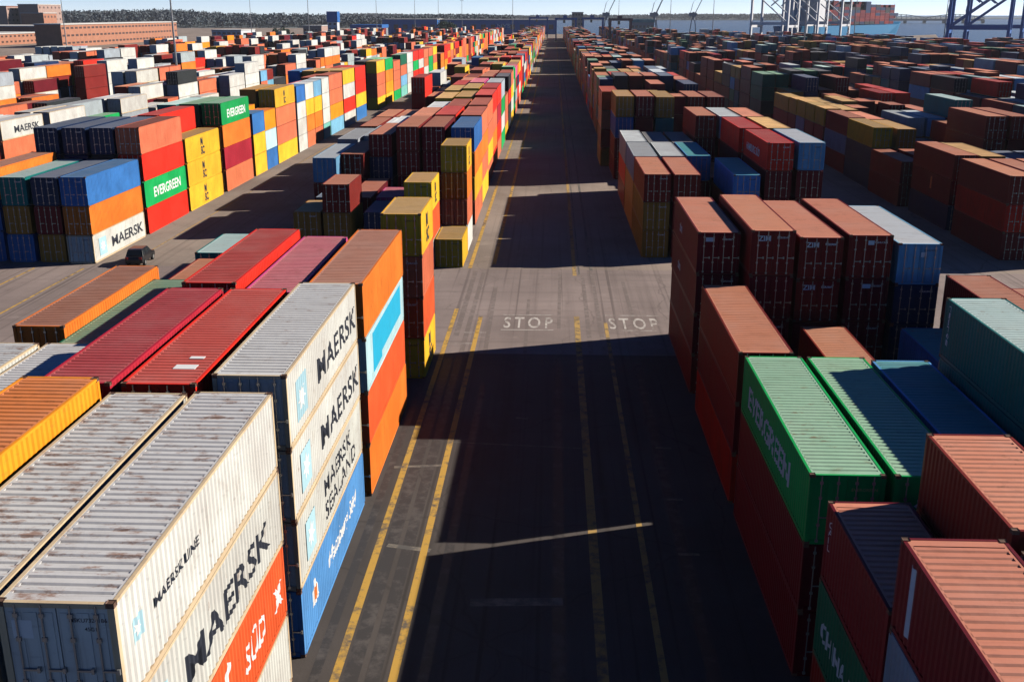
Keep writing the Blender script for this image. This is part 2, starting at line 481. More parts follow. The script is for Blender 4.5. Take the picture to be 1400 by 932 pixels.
st('L1',0,144.3,20,8.6,'YYB'); st('L1',0,150.5,20,8.4,'Bco'); st('L1',1,144.3,40,9.0,'rbo'); st('L1',2,144.3,40,8,'byy'); st('L1',3,144.3,40,8,'wWW')
st('L1',0,157.0,40,11.0,'YKKY'); st('L1',1,157.0,40,11.0,'rbry'); st('L1',2,157.0,40,8.0,'brY')
st('L1',0,170.4,20,10.6,'WWWB'); st('L1',0,176.7,20,10.6,'KOYW'); st('L1',0,183.0,20,10.6,'KOYs'); st('L1',1,170.4,40,10.0,'rbrb'); st('L1',1,183.6,40,10.0,'rrbP')
st('L1',0,189.6,20,10.7,'tWWW'); st('L1',0,196.0,40,10.9,'soKK'); st('L1',1,196.4,40,10.5,'rbKK')
st('L1',0,209.2,40,11.1,'WRWY'); st('L1',1,209.4,40,11.0,'rbky'); st('L1',2,209.4,40,11.0,'rbyy'); st('L1',3,209.4,40,11.0,'brnB')
st('L1',0,222.4,40,11.0,'BYRR'); st('L1',1,222.4,40,11,'rbrR')
st('L1',0,250.0,40,11.1,'YKKY'); st('L1',1,250.0,40,11.1,'rnkk'); st('L1',0,263.2,40,11.1,'YoOG'); st('L1',1,263.2,40,11.1,'bbrG')
st('L1',0,276.4,40,10.0,'GKKK'); st('L1',0,289.6,40,11.1,'tsKg'); st('L1',0,302.8,40,11.1,'WWWW'); st('L1',0,316.0,40,11.1,'KRGR'); st('L1',0,329.2,40,11.1,'KRWR')
st('L1',0,342.4,40,10.9,'WWKK'); st('L1',0,355.6,40,10.9,'sGGK'); st('L1',0,368.8,40,10.9,'YYKY')
# -- third left block, mostly white boxes
st('L2',0,139.3,40,7.9,'bKW'); st('L2',1,139.3,40,7.7,'rbW'); st('L2',0,126.0,40,4.8,'rb'); st('L2',1,126,40,7.6,'rrW')
st('L2',0,153.6,40,7.9,'kkW'); st('L2',1,153.6,40,7.9,'bbW'); st('L2',0,166.8,40,5.6,'WG'); st('L2',1,166.8,40,7.8,'WWw'); st('L2',0,180,40,7.8,'WwW'); st('L2',1,180,40,7.8,'wWW')
st('L2',0,196,40,5.0,'WW'); st('L2',0,209,40,2.6,'W'); st('L2',0,222,40,5.0,'bW'); st('L2',1,196,40,5.0,'rW')
# -- right roadside block, before the crossing
st('R0',0,16.4,20,9.9,'bWwr'); st('R0',0,22.6,20,7.8,'bgr'); st('R0',1,16.2,20,9.7,'rbbw'); st('R0',1,22.8,20,9.95,'rrrb'); st('R0',2,18.5,40,7.0,'rbn')
st('R0',0,30.95,40,7.6,'rrG',.05); st('R0',1,30.95,40,7.6,'brG'); st('R0',2,30.9,40,7.5,'rnL'); st('R0',3,30.6,40,10.4,'nrTT')
st('R0',4,31.0,40,7.8,'rbn'); st('R0',5,31.0,40,7.6,'rbb')
st('R0',0,44.2,40,7.4,'Rrb'); st('R0',1,44.3,40,2.6,'r'); st('R0',2,43.7,40,5.2,'rb'); st('R0',3,44.0,40,2.6,'n'); st('R0',4,43.6,40,5.2,'nL'); st('R0',5,45.3,40,7.8,'rrb'); st('R0',6,44.0,40,7.4,'rbb',-.1)
st('R0',0,58.8,40,9.85,'brrr'); st('R0',1,57.2,40,10.3,'rrrb'); st('R0',2,57.6,40,9.85,'rrbb'); st('R0',3,57.6,40,10.0,'rrrb'); st('R0',4,57.8,40,9.5,'nnns',.1)
# -- right roadside block, past the crossing
st('R0',0,95.3,40,7.8,'yyb'); st('R0',1,95.2,40,7.8,'rrb'); st('R0',2,96.0,40,2.6,'n'); st('R0',3,95.8,40,7.7,'nrL'); st('R0',4,97.7,40,10.4,'rrrR',.5); st('R0',5,98.1,40,10.4,'krrs',.7)
st('R0',0,108.0,40,7.8,'yyw'); st('R0',1,108.2,40,7.8,'brw'); st('R0',2,108.4,40,7.8,'rrL'); st('R0',3,109.5,40,5.4,'rr'); st('R0',4,110.9,40,10.4,'rrrR',.1); st('R0',5,111.0,40,10.4,'rbry',.3)
st('R0',0,120.7,40,7.8,'rRw'); st('R0',1,120.9,40,7.6,'brk'); st('R0',2,121.0,40,7.6,'rkk'); st('R0',3,124.6,40,10.4,'rrrb',.1); st('R0',4,124.8,40,10.3,'krbw',.2); st('R0',5,124.8,40,10.3,'rrbr',.2)
st('R0',3,140.6,40,5.2,'rg'); st('R0',4,140.4,40,5.2,'rw'); st('R0',5,139.4,40,7.8,'ryY')
st('R0',0,143.4,40,11.2,'rrBy',.05); st('R0',1,143.4,40,11.2,'rrrr'); st('R0',2,143.4,40,11.1,'rrTy'); st('R0',3,154.0,20,10.4,'rgrr'); st('R0',3,160.4,20,9.9,'bbrw'); st('R0',4,153.6,40,10.4,'rnrb'); st('R0',5,153.4,40,10.4,'rrbr'); st('R0',4,168,20,8.2,'rbs'); st('R0',5,168,20,8.2,'rby')
st('R0',0,156.4,40,10.9,'yrKV',-1.25); st('R0',1,156.4,40,9.9,'rrrb'); st('R0',2,156.4,40,10.3,'brry')
# -- second right block
st('R1',0,95.4,40,7.8,'rRb'); st('R1',1,95.4,40,7.8,'rbb'); st('R1',2,95.4,40,7.8,'rbb'); st('R1',3,95.4,40,7.6,'rbb')
st('R1',0,109.2,40,7.9,'nrb'); st('R1',1,109.2,40,7.8,'kry'); st('R1',2,109.2,40,7.0,'knn'); st('R1',3,109.2,40,6.9,'rkn'); st('R1',4,109.2,40,6.9,'rkn')
st('R1',0,123.4,40,5.3,'rr',-.6); st('R1',1,123.6,40,5.3,'rr'); st('R1',2,123.6,40,5.3,'kr'); st('R1',3,122.8,40,10.6,'rrbb'); st('R1',4,122.8,40,10.6,'rrrb')
st('R1',0,136.4,40,7.9,'nnY',-.3); st('R1',1,136.6,40,7.7,'rry'); st('R1',2,136.4,40,5.2,'kr'); st('R1',3,136.6,40,5.2,'rn'); st('R1',4,136,40,7.8,'rrb')
st('R1',0,149.8,40,7.9,'rwr'); st('R1',1,149.8,40,7.7,'rrr'); st('R1',2,149.8,40,5.2,'nk'); st('R1',3,149.8,40,7.9,'krw'); st('R1',4,149.8,40,7.9,'krs')
st('R1',0,162.9,20,8.0,'rrY'); st('R1',0,169.2,20,8.0,'rrY'); st('R1',0,175.6,20,8.0,'kwY'); st('R1',0,182,20,7.9,'rrY'); st('R1',0,188.4,40,7.8,'rbY'); st('R1',1,163.2,40,7.8,'rry'); st('R1',1,176.4,40,7.8,'rry')
st('R1',5,182,40,9.0,'rrR'); st('R1',6,182,40,9.0,'rrR'); st('R1',6,195,40,9.0,'rnR')

occupied = {}
for s_ in STACKS:
    occupied.setdefault((s_['block'], s_['col']), []).append((s_['y0'], s_['y0']+s_['L']))

# -- everything farther off follows the same plan of blocks and rows
rng = random.Random(11)
def pick(weights):
    t = rng.random()*sum(weights.values())
    for k, v in weights.items():
        t -= v
        if t <= 0: return k
    return k
PAL = {
 'L0': dict(R=3, K=3, r=2, b=3, Y=3, W=2, n=1.2, O=2, G=1.2, B=1, w=1, P=.6, k=.8),
 'L1': dict(K=4, R=3, W=3, Y=3, O=2, G=1.5, t=1, s=1, b=1.5, D=1, k=1, o=1),
 'L2': dict(W=6, K=3.5, b=2, r=1.5, w=1.2, O=2, s=.5, t=.15, k=1, Y=.6),
 'L3': dict(W=5, K=4, O=2, r=1.5, k=2, n=1.5, t=.3, b=2, Y=.8, R=1.5, w=1.5),
 'L4': dict(W=5, K=4, r=2, b=3, k=1.5, o=1, O=1.5, w=2),
 'R':  dict(r=8, b=3.5, y=2, n=3.4, k=3.4, T=1.3, g=1.1, w=1.1, s=1, R=1.1, D=.8, W=.4, B=.8),
}
def yard_limit_x(y):
    pts = [(-300, 300), (478, 300), (480, 240), (570, 212), (630, 182), (720, 150), (800, 118), (850, 95), (1000, 50), (1100, 5), (1101, -2000), (1500, -2000)]
    for (a, xa), (b, xb) in zip(pts, pts[1:]):
        if a <= y <= b: return xa+(xb-xa)*(y-a)/(b-a)
    return -1e9
CAMZ, F = 21.77, 1416.3/1400          # focal length as a share of the picture's width
PITCH, YAW = R(17.515), R(-2.225)
fwd = Vector((math.sin(YAW)*math.cos(PITCH), math.cos(YAW)*math.cos(PITCH), -math.sin(PITCH)))
rgt = Vector((math.cos(YAW), -math.sin(YAW), 0)); upv = rgt.cross(fwd)
def px(p):
    d = Vector(p)-Vector((0, 0, CAMZ)); t = d.dot(fwd)
    if t < 0.5: return None
    return (700+1416.3*d.dot(rgt)/t, 466-1416.3*d.dot(upv)/t)
def in_view(x, y, margin=120):
    q = px((x, y, 5)); return q is not None and -margin < q[0] < 1400+margin

def free(block, col, y0, y1):
    return all(y1 < a-0.2 or y0 > b+0.2 for a, b in occupied.get((block, col), []))

for block in ['L%d' % i for i in range(6)]+['R%d' % i for i in range(9)]:
    k = int(block[1:]); left = block[0] == 'L'
    ystart = {'L0': 188.5, 'L1': 381, 'L2': 126, 'L3': 150, 'L4': 240, 'L5': 330, 'R0': 150, 'R1': 96}.get(block, 110)
    yend = {'L0': 1020, 'L1': 900, 'L2': 1000, 'L3': 960, 'L4': 900, 'L5': 700}.get(block, 1000)
    if block == 'R0': ystart = 169.4
    pal = PAL.get(block, PAL['L4'] if left else PAL['R'])
    ncol = 6
    y = ystart
    row = 0
    while y < yend:
        row += 1
        if rng.random() < 0.035 and y > 200: y += SLOT; continue
        if left and k > 1 and y > 480 and rng.random() < .3: y += SLOT; continue
        base = rng.choice((2, 3, 3, 3, 4, 4)) if not left else {0: 4, 1: 4}.get(k, rng.choice((1, 2, 3, 3, 4)))
        run = None
        for col in range(ncol):
            x = colX(block, col)
            if not in_view(x, y+6): continue
            if x > yard_limit_x(y): continue
            n = base+rng.choice((-1, 0, 0, 0, 0, 1)) if not left or k > 1 else base-rng.choice((0, 0, 0, 1))-(1 if col > 2 and rng.random() < .6 else 0)
            n = max(0 if k > 1 else 1, min(4, n))
            if k > 1 and rng.random() < 0.08: n = 0
            if n == 0: continue
            if block == 'R0' and col < 1: n = max(n, 3)
            if run is None or rng.random() < 0.45: run = pick(pal)
            twenty = rng.random() < 0.18
            for j in range(2 if twenty else 1):
                y0 = y+j*6.3+rng.uniform(-.15, .15); LL = L20 if twenty else L40
                if not free(block, col, y0, y0+LL): continue
                codes = ''.join(run if rng.random() < .4 else pick(pal) for _ in range(n))
                STACKS.append(dict(block=block, col=col, y0=y0, L=LL, h=n*rng.choice((2.59, 2.59, 2.62, 2.75)), codes=codes, dx=rng.uniform(-.08, .08), sp={}))
        y += SLOT+(rng.choice((0, 0, 0, 6)) if row % 9 == 0 else 0)

STACKS = [s_ for s_ in STACKS if s_['codes']]

# ---------------------------------------------------------------- which boxes are built singly
by_col = {}
for s_ in STACKS:
    s_['x'] = colX(s_['block'], s_['col'])+s_['dx']
    s_['y1'] = s_['y0']+s_['L']
    by_col.setdefault((s_['block'], s_['col']), []).append(s_)
for v in by_col.values(): v.sort(key=lambda s: s['y0'])
def area(pts):
    q = [px(p) for p in pts]
    if any(p is None for p in q): return 0
    q = [(min(1460, max(-60, x)), min(990, max(-60, y))) for x, y in q]
    return abs(sum(q[i][0]*q[(i+1) % len(q)][1]-q[(i+1) % len(q)][0]*q[i][1] for i in range(len(q)))/2)
ALL = []
for s_ in STACKS:
    b, c = s_['block'], s_['col']; n = len(s_['codes']); th = s_['h']/n
    side = 1 if s_['x'] < 0 else -1
    near_n = [t for t in by_col.get((b, c-1), []) if t['y0'] < s_['y1']-3 and t['y1'] > s_['y0']+3]
    hs = max([t['h'] for t in near_n], default=0)
    front = [t for t in by_col[(b, c)] if t is not s_ and 0 <= s_['y0']-t['y1'] < 2.0]
    hf = max([t['h'] for t in front], default=0)
    for i in range(n):
        z0, z1 = i*th, (i+1)*th
        xs = s_['x']+side*CW; a = 0
        zz = max(z0, hs)
        if zz < z1: a += area([(xs, s_['y0'], zz), (xs, s_['y1'], zz), (xs, s_['y1'], z1), (xs, s_['y0'], z1)])
        zz = max(z0, hf)
        if zz < z1: a += area([(s_['x']-CW, s_['y0'], zz), (s_['x']+CW, s_['y0'], zz), (s_['x']+CW, s_['y0'], z1), (s_['x']-CW, s_['y0'], z1)])
        if i == n-1: a += area([(s_['x']-CW, s_['y0'], z1), (s_['x']+CW, s_['y0'], z1), (s_['x']+CW, s_['y1'], z1), (s_['x']-CW, s_['y1'], z1)])
        ALL.append(dict(s=s_, i=i, n=n, z=z0, th=th, code=s_['codes'][i], a=a))
ALL.sort(key=lambda d: -d['a'])
SINGLE, REST = ALL[:300], ALL[300:]
SINGLE_KEYS = {(id(d['s']), d['i']) for d in SINGLE}

# labels
ONES = 'first second third fourth fifth sixth seventh eighth ninth tenth eleventh twelfth thirteenth fourteenth fifteenth sixteenth seventeenth eighteenth nineteenth'.split()
TENS = {20: ('twenty', 'twentieth'), 30: ('thirty', 'thirtieth'), 40: ('forty', 'fortieth'), 50: ('fifty', 'fiftieth'), 60: ('sixty', 'sixtieth'), 70: ('seventy', 'seventieth')}
def ordinal(n):
    if n < 20: return ONES[n-1]
    t, u = n//10*10, n % 10
    return TENS[t][1] if u == 0 else TENS[t][0]+'-'+ONES[u-1]
def block_words(b):
    k = int(b[1:]); side = 'left' if b[0] == 'L' else 'right'
    return side+' roadside block' if k == 0 else '%s %s block' % (side, ordinal(k+1))
def stack_index(s_):
    mine = [t for t in by_col[(s_['block'], s_['col'])] if (t['y0'] > 80) == (s_['y0'] > 80)]
    return mine.index(s_)+1
def box_label(d, look=None):
    s_ = d['s']; n, i = d['n'], d['i']
    tier = 'alone as' if n == 1 else ('topping' if i == n-1 else 'at bottom of' if i == 0 else 'second from top in' if i == n-2 else 'third from top in')
    return '%s container %s %s stack, %s column %s crossing, %s' % (look or C[d['code']][0], tier, ordinal(stack_index(s_)), ordinal(s_['col']+1), 'past' if s_['y0'] > 80 else 'before', block_words(s_['block']))

def vary(c, a=0.1, r=None):
    r = r or rng
    k = 1+r.uniform(-a, a)
    j = a*(.1 if min(c) > .4 else .4)
    return tuple(max(0.0, min(1.0, x*k*(1+r.uniform(-j, j)))) for x in c)+(1.0,)

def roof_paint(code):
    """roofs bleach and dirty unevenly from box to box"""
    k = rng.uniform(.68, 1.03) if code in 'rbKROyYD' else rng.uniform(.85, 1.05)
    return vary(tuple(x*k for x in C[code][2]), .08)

def build_box(d):
    s_ = d['s']; L = s_['L']; T = TPL[L]; code = d['code']
    near = d['a'] > 2600
    o = empty('shipping_container', (s_['x'], (s_['y0']+s_['y1'])/2, d['z']), R(rng.uniform(-.25, .25)))
    o.scale = (1, 1, d['th']/H0)
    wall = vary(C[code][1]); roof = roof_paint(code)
    rust = {'W': .44, 'w': .42, 'c': .35}.get(code, .3)+rng.uniform(-.1, .15)
    def part(name, me, col=None, loc=None, par=o):
        p = bpy.data.objects.new(name, me); link(p, par)
        if col: p.color = col; p['rust'] = rust
        if loc: p.location = loc
        return p
    part('frame', T['frame'], (.62, .47, .3, 1) if code == 'W' else tuple(x*.92 for x in wall[:3])+(1,))
    topped = d['i'] == d['n']-1
    if near:
        part('side_wall', T['wl'], wall); part('side_wall', T['wr'], wall); part('end_wall', T['end'], wall)
        for s, me in ((-1, T['dl']), (1, T['dr'])):
            dr = part('door', me, wall)
            for t in (.27, .78):
                x0 = s*(0.012+(CW-.167)*t)
                part('locking_bar', T['bar'], None, (x0, 0, 0), dr)
        for sx in (-1, 1):
            for sy in (-1, 1):
                for z in (0.0, H0-0.118):
                    part('corner_casting', CAST, None, (sx*(CW-.085), sy*(L/2-.077), z))
    else:
        part('walls', T['body'], wall); part('door', T['dlb'], wall); part('door', T['drb'], wall)
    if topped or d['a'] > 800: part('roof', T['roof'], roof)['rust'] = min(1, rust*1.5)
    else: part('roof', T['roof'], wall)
    d['o'] = o
    return o

for d in SINGLE:
    o = build_box(d)
    tag(o, box_label(d), 'shipping container', 'stacked shipping containers')

def find(block, col, y, tier):
    """the singly built box of a stack (tier counted from the ground, 0 = lowest)"""
    for d in SINGLE:
        s_ = d['s']
        if s_['block'] == block and s_['col'] == col and abs(s_['y0']-y) < 1.2 and d['i'] == tier: return d
    return None

def letter(block, col, y, tier, side, text, size, frac, z, mat, look=None, conform=False, **kw):
    """paint a word on a long wall; frac = where its start lies along the wall as the reader sees it"""
    d = find(block, col, y, tier)
    if not d: return None
    L = d['s']['L']
    fl = text_flat(text, size, **kw)
    on_side('lettering', d['o'], fl, -L/2+frac*L, z, side, L, mat, conform)
    if look: d['o']['label'] = box_label(d, look)
    return d
def starbox(d, side, frac, z, size):
    L = d['s']['L']
    p = on_side('logo', d['o'], rect(size, size), -L/2+frac*L, z, side, L, M_MSTAR, d['a'] > 9000, .006)
    on_side('star', p, star(7, size*.36, size*.17, (size/2, size/2)), -L/2+frac*L, z, side, L, M_WHITE, d['a'] > 9000, .011)

for c_, r_ in ((0, .85), (1, 1.0)):       # the two nearest white roofs are the rustiest
    d = find('L0', c_, 17.9, 3)
    if d:
        for ch in d['o'].children:
            if ch.name.startswith('roof'): ch['rust'] = r_
# words on the left rows (walls facing the road)
d = letter('L0',0,17.9,3,1,'MAERSK LINE',.36,.16,1.3,M_BLACK,'rust-streaked white small-lettered',False,sx=1.4,bold=.012)
if d: starbox(d,1,.06,1.15,.55)
d = letter('L0',0,17.9,2,1,'MAERSK',1.32,.27,.76,M_BLACK,'white black-lettered',True,sx=1.55,bold=.016)
if d: starbox(d,1,.06,.5,1.45)
d = letter('L0',0,17.9,1,1,'SÜD',1.15,.62,.8,M_WHITE,'orange white-lettered',True,shear=.15)
if d:   # a white running figure
    fig = ([(0,0),(.35,.05),(.75,.75),(1.35,.85),(1.0,1.15),(1.5,1.75),(1.2,1.9),(.75,1.35),(.3,1.45),(-.35,1.05),(-.2,.85),(.35,1.05),(.45,.75)], [(0,1,2,12),(2,3,4),(4,5,6,7),(7,8,11,12),(4,7,12,2),(8,9,10,11)], 1, 1)
    on_side('emblem', d['o'], fig, -L40/2+.4*L40, .35, 1, L40, M_WHITE, True)
    on_side('emblem', d['o'], text_flat('x', 1.5, bold=.03), -L40/2+.89*L40, .8, 1, L40, M_WHITE, True)
d = letter('L0',0,31.36,3,1,'MAERSK',1.32,.37,.74,M_BLACK,'white black-lettered',True,sx=1.55,bold=.016)
if d: starbox(d,1,.1,.5,1.45)
d = letter('L0',0,31.36,2,1,'MAERSK',1.32,.37,.74,M_BLACK,'white black-lettered',True,sx=1.55,bold=.016)
if d: starbox(d,1,.1,.5,1.45)
d = letter('L0',0,31.36,1,1,'MAERSK',.98,.36,1.4,M_BLACK,'white two-line-lettered',True,sx=1.5,bold=.014)
letter('L0',0,31.36,1,1,'SEALAND',.98,.36,.45,M_BLACK,None,True,sx=1.5,bold=.014)
if d: starbox(d,1,.1,.5,1.45)
d = letter('L0',0,31.36,0,1,'Hamburg Süd',.95,.36,1.0,M_WHITE,'blue white-scripted',True,shear=.3,bold=.02,sx=1.1)
if d:
    on_side('logo', d['o'], star(3,.62,.4,(0,0)), -L40/2+.17*L40, 1.35, 1, L40, M_WHITE, True)
    on_side('logo', d['o'], rect(.5,.5), -L40/2+.15*L40, 1.1, 1, L40, M_ORNG, True, .012)
d = find('L0',0,44.3,2)
if d:
    on_side('colour_panel', d['o'], ([(0,.25),(2.6,.25),(2.6,.55),(9.3,.55),(9.3,2.2),(0,2.2)], [(0,1,2,3,4,5)], 9.3, 2.2), -L40/2+.15*L40, .1, 1, L40, M_CYAN, True)
    d['o']['label'] = box_label(d, 'pale-blue cyan-panelled')
MSC = 'M\nSC'
def msc(block, col, y, tier, look='yellow black-lettered'):
    return letter(block, col, y, tier, 1, MSC, 1.15, .42, 1.35, M_BLACK, look, False, bold=.04, line=.85)
for a in (('L0',0,60.9,3),('L0',0,60.9,0),('L0',1,89.8,2),('L0',0,97.1,3),('L1',0,117,0),('L1',0,117,1),('L1',0,117,2),('L1',0,157,3),('L1',0,157,0),('L1',0,144.3,0),('L1',0,144.3,1),
          ('L1',0,176.7,2),('L1',0,183,2),('L1',0,209.2,3),('L1',0,222.4,1),('L1',0,250,3),('L1',0,250,0)): msc(*a)
d = letter('L1',0,90.8,0,1,'MAERSK',1.35,.33,.75,M_BLACK,'white black-lettered',False,sx=1.55,bold=.016)
if d: starbox(d,1,.1,.45,1.6)
def white_band(block, col, y, tier, side, look):
    d = find(block, col, y, tier)
    if not d: return
    L = d['s']['L']
    on_side('lettering', d['o'], text_flat('EVERGREEN', 1.35, bold=.02, sx=1.12), -L/2+(.2 if side > 0 else .12)*L, .75, side, L, M_WHITE, d['a'] > 9000)
    d['o']['label'] = box_label(d, look)
white_band('L1',0,104,1,1,'green white-lettered'); white_band('L1',0,130.9,3,1,'green white-lettered')
white_band('R0',0,30.95,2,-1,'pale-roofed green white-lettered')
letter('L2',0,139.3,2,1,'MAERSK',1.3,.3,.75,M_BLACK,'white black-lettered',False,sx=1.55,bold=.016)
for y_, t_ in ((170.4,0),(170.4,1),(170.4,2),(189.6,1),(189.6,2),(189.6,3),(209.2,0),(209.2,2),(176.7,3)):
    letter('L1',0,y_,t_,1,'MAERSK' if t_ % 2 else 'MSC',.8,.25,.9,M_BLACK,'white black-lettered',False,sx=1.2)
# right rows (walls and doors facing us)
letter('R0',0,22.6,1,-1,'CHINA SHIPPING',.85,.1,.9,M_WHITE,'dark-green white-lettered',True,bold=.03)
d = find('R0',0,16.4,3)
if d: on_side('number_panel', d['o'], rect(.34,1.9), -L20/2+.13*L20, .4, -1, L20, M_WHITE, True); d['o']['label'] = box_label(d, 'maroon white-panelled')
d = find('R0',0,16.4,2)
if d: starbox(d,-1,.32,.5,1.5)
d = find('R0',0,22.6,2)
if d: on_side('number_panel', d['o'], text_flat('C\nA\nI\nU', .3, bold=.02, line=.85), -L20/2+.06*L20, 1.9, -1, L20, M_WHITE, True)
for t_ in (2, 3):
    letter('R0',0,58.8,t_,-1,'zim',.9,.28,.9,M_WHITE,'maroon white-lettered',False,bold=.03)
def door_word(block, col, y, tier, text, size, x, z, mat=M_WHITE, look=None, **kw):
    d = find(block, col, y, tier)
    if not d: return
    on_door('lettering', d['o'], text_flat(text, size, **kw), x, z, d['s']['L'], mat)
    if look: d['o']['label'] = box_label(d, look)
for c_, y_, t_ in ((1,57.2,3),(2,57.6,3),(2,57.6,2)):
    door_word('R0',c_,y_,t_,'ZIM',.42,-.85,2.0,M_WHITE,None,bold=.03)
    door_word('R0',c_,y_,t_,'ZCSU2147',.14,.2,2.15)
for c_, y_, t_, x_, w_ in ((0,58.8,3,-.75,.5),(3,57.6,3,-.15,.34),(3,57.6,2,-.3,.5)):
    d = find('R0',c_,y_,t_)
    if d: on_door('placard', d['o'], rect(w_,.26), x_, 2.02, L40, M_WHITE)
d = find('R0',3,30.6,3)
if d: on_side('lettering', d['o'], text_flat('T\nR\nI\nT\nO\nN', .34, bold=.03, line=.85), -L40/2+.035*L40, 2.1, -1, L40, M_WHITE, True)
d = find('R1',0,109.2,1)
if d: on_side('placard', d['o'], rect(.55,1.3), -L40/2+.5*L40, .9, -1, L40, M_ORNG, False)
d = find('L0',1,31.0,3)
if d:
    for x_, y_, w_, h_ in ((-.05,-4.6,.75,.45),(.15,-3.5,.5,.25)):
        m = MB(); m.box(x_, x_+w_, y_, y_+h_, H0-.03, H0-.012); m.build('repair_plate', M_WHITE, d['o'])
    d['o']['label'] = box_label(d, 'white-patched bright-red')
d = find('R0',4,57.8,3)
if d: on_door('placard', d['o'], rect(.3,.3), .05, 1.75, L40, M_WHITE)
d = find('L0',0,17.9,3)
if d:
    on_door('placard', d['o'], rect(.42,.42), -.95, 1.75, L40, M_WHITE)
    on_door('lettering', d['o'], text_flat('MSKU7324186', .13, bold=.01), .25, 2.15, L40, M_BLACK)
    on_door('lettering', d['o'], text_flat('45G1', .12, bold=.01), .55, 1.95, L40, M_BLACK)
d = find('R0',0,30.95,2)
if d: on_door('lettering', d['o'], text_flat('EVERGREEN', .16, bold=.02), .15, 2.0, L40, simple('pale_green_lettering', (.3,.5,.2)))
d = find('R0',1,30.95,2)
if d: on_door('emblem', d['o'], star(8,.34,.24,(0,0)), -.2, 1.5, L40, M_WHITE)
for y_, t_ in ((97.7,3),):
    letter('R0',4,y_,t_,-1,'HAMBURG SÜD',1.0,.12,.8,M_WHITE,'bright-red white-lettered',False,bold=.02,shear=.25)
for r_ in SINGLE:      # serial numbers on the doors of the nearer boxes
    s_ = r_['s']
    if r_['a'] > 1500 and s_['y0'] > 40 and rng.random() < .8:
        on_door('lettering', r_['o'], text_flat(rng.choice(('TCLU4812', 'GESU5077', 'CAXU9930', 'TGHU1364')), .15, bold=.015), .2, 2.12, s_['L'], M_WHITE if C[r_['code']][1][1] < .3 else M_BLACK)

# the rest of the yard: one mass of boxes
vs, fs, cols = [], [], []
for d in REST:
    s_ = d['s']; far = s_['y0'] > 420
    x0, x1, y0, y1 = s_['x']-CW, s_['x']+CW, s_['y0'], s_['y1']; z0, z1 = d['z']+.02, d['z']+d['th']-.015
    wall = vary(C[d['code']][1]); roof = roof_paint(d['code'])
    P = [(x0,y0,z0),(x1,y0,z0),(x1,y1,z0),(x0,y1,z0),(x0,y0,z1),(x1,y0,z1),(x1,y1,z1),(x0,y1,z1)]
    for qi, q in enumerate(((4,5,6,7),(0,1,5,4),(1,2,6,5),(2,3,7,6),(3,0,4,7))):
        c4 = [Vector(P[i]) for i in q]; cc = roof if qi == 0 else wall
        n = len(vs)
        if far:
            vs += [tuple(v) for v in c4]; fs.append((n, n+1, n+2, n+3)); cols.append(cc)
        else:
            ctr = sum(c4, Vector())/4; nrm = (c4[1]-c4[0]).cross(c4[2]-c4[1]).normalized()
            e1 = (c4[1]-c4[0]).normalized(); e2 = (c4[3]-c4[0]).normalized(); t = .13
            inn = [c4[0]+e1*t+e2*t, c4[1]-e1*t+e2*t, c4[2]-e1*t-e2*t, c4[3]+e1*t-e2*t]
            inn = [v-nrm*.04 for v in inn]
            vs += [tuple(v) for v in c4+inn]
            for i in range(4):
                j = (i+1) % 4; fs.append((n+i, n+j, n+4+j, n+4+i)); cols.append(tuple(x*.9 for x in cc[:3])+(1,))
            fs.append((n+4, n+5, n+6, n+7)); cols.append(cc)
me = bpy.data.meshes.new('container_field'); me.from_pydata(vs, [], fs); me.materials.append(M_FAR)
at = me.color_attributes.new('paint', 'FLOAT_COLOR', 'CORNER')
buf = []
for f, c in zip(fs, cols): buf += list(c)*len(f)
at.data.foreach_set('color', buf); me.update()
fld = link(bpy.data.objects.new('container_field', me))
tag(fld, 'mass of farther container stacks filling the yard to the water', 'container field', kind='stuff')
print('containers', len(SINGLE), len(REST))
#@@PART2
# ---------------------------------------------------------------- ground, roads, water
def sheet(name, pts, z, mat, kind='structure'):
    m = MB(); m.poly([(x, y, z) for x, y in pts])
    o = m.build(name, mat); o['kind'] = kind
    return o
EDGE = [(330, -300), (330, 470), (262, 520), (230, 540), (300, 690), (305, 860), (418, 1200), (140, 828), (40, 1100), (-20, 1300), (-60, 1500), (-400, 3400)]
land = [(-9000, -300)]+EDGE+[(-900, 9000), (-9000, 9000)]
sheet('ground', land, 0.0, M_YARD)
q = MB()
for (x0, y0), (x1, y1) in zip(EDGE, EDGE[1:]): q.quad((x0, y0, -6), (x1, y1, -6), (x1, y1, -.002), (x0, y0, -.002))
o = q.build('quay_face', M_CONC); o['kind'] = 'structure'
m, nt, b = newmat('harbour_water')
b.inputs['Base Color'].default_value = (.12, .17, .2, 1); b.inputs['Roughness'].default_value = .22
g = N(nt, 'ShaderNodeNewGeometry')
bp = N(nt, 'ShaderNodeBump'); bp.inputs['Strength'].default_value = .15; bp.inputs['Distance'].default_value = .3
nt.links.new(noise(nt, g.outputs['Position'], .25, 4), bp.inputs['Height']); nt.links.new(bp.outputs[0], b.inputs['Normal'])
sheet('water', [(-9000, -300), (12000, -300), (12000, 14000), (-9000, 14000)], -2.2, m)
sheet('roadway', [(-30, -40), (30, -40), (30, 66), (-30, 66)], .004, M_ASPH)
sheet('cross_lane', [(-130, 66), (130, 66), (130, 90.2), (-130, 90.2)], .004, M_CONC)
def strip(name, x0, y0, x1, y1, w, mat, z=.009):
    d = Vector((x1-x0, y1-y0)).normalized(); nrm = Vector((-d.y, d.x))*w/2
    return sheet(name, [(x0-nrm.x, y0-nrm.y), (x1-nrm.x, y1-nrm.y), (x1+nrm.x, y1+nrm.y), (x0+nrm.x, y0+nrm.y)], z, mat)
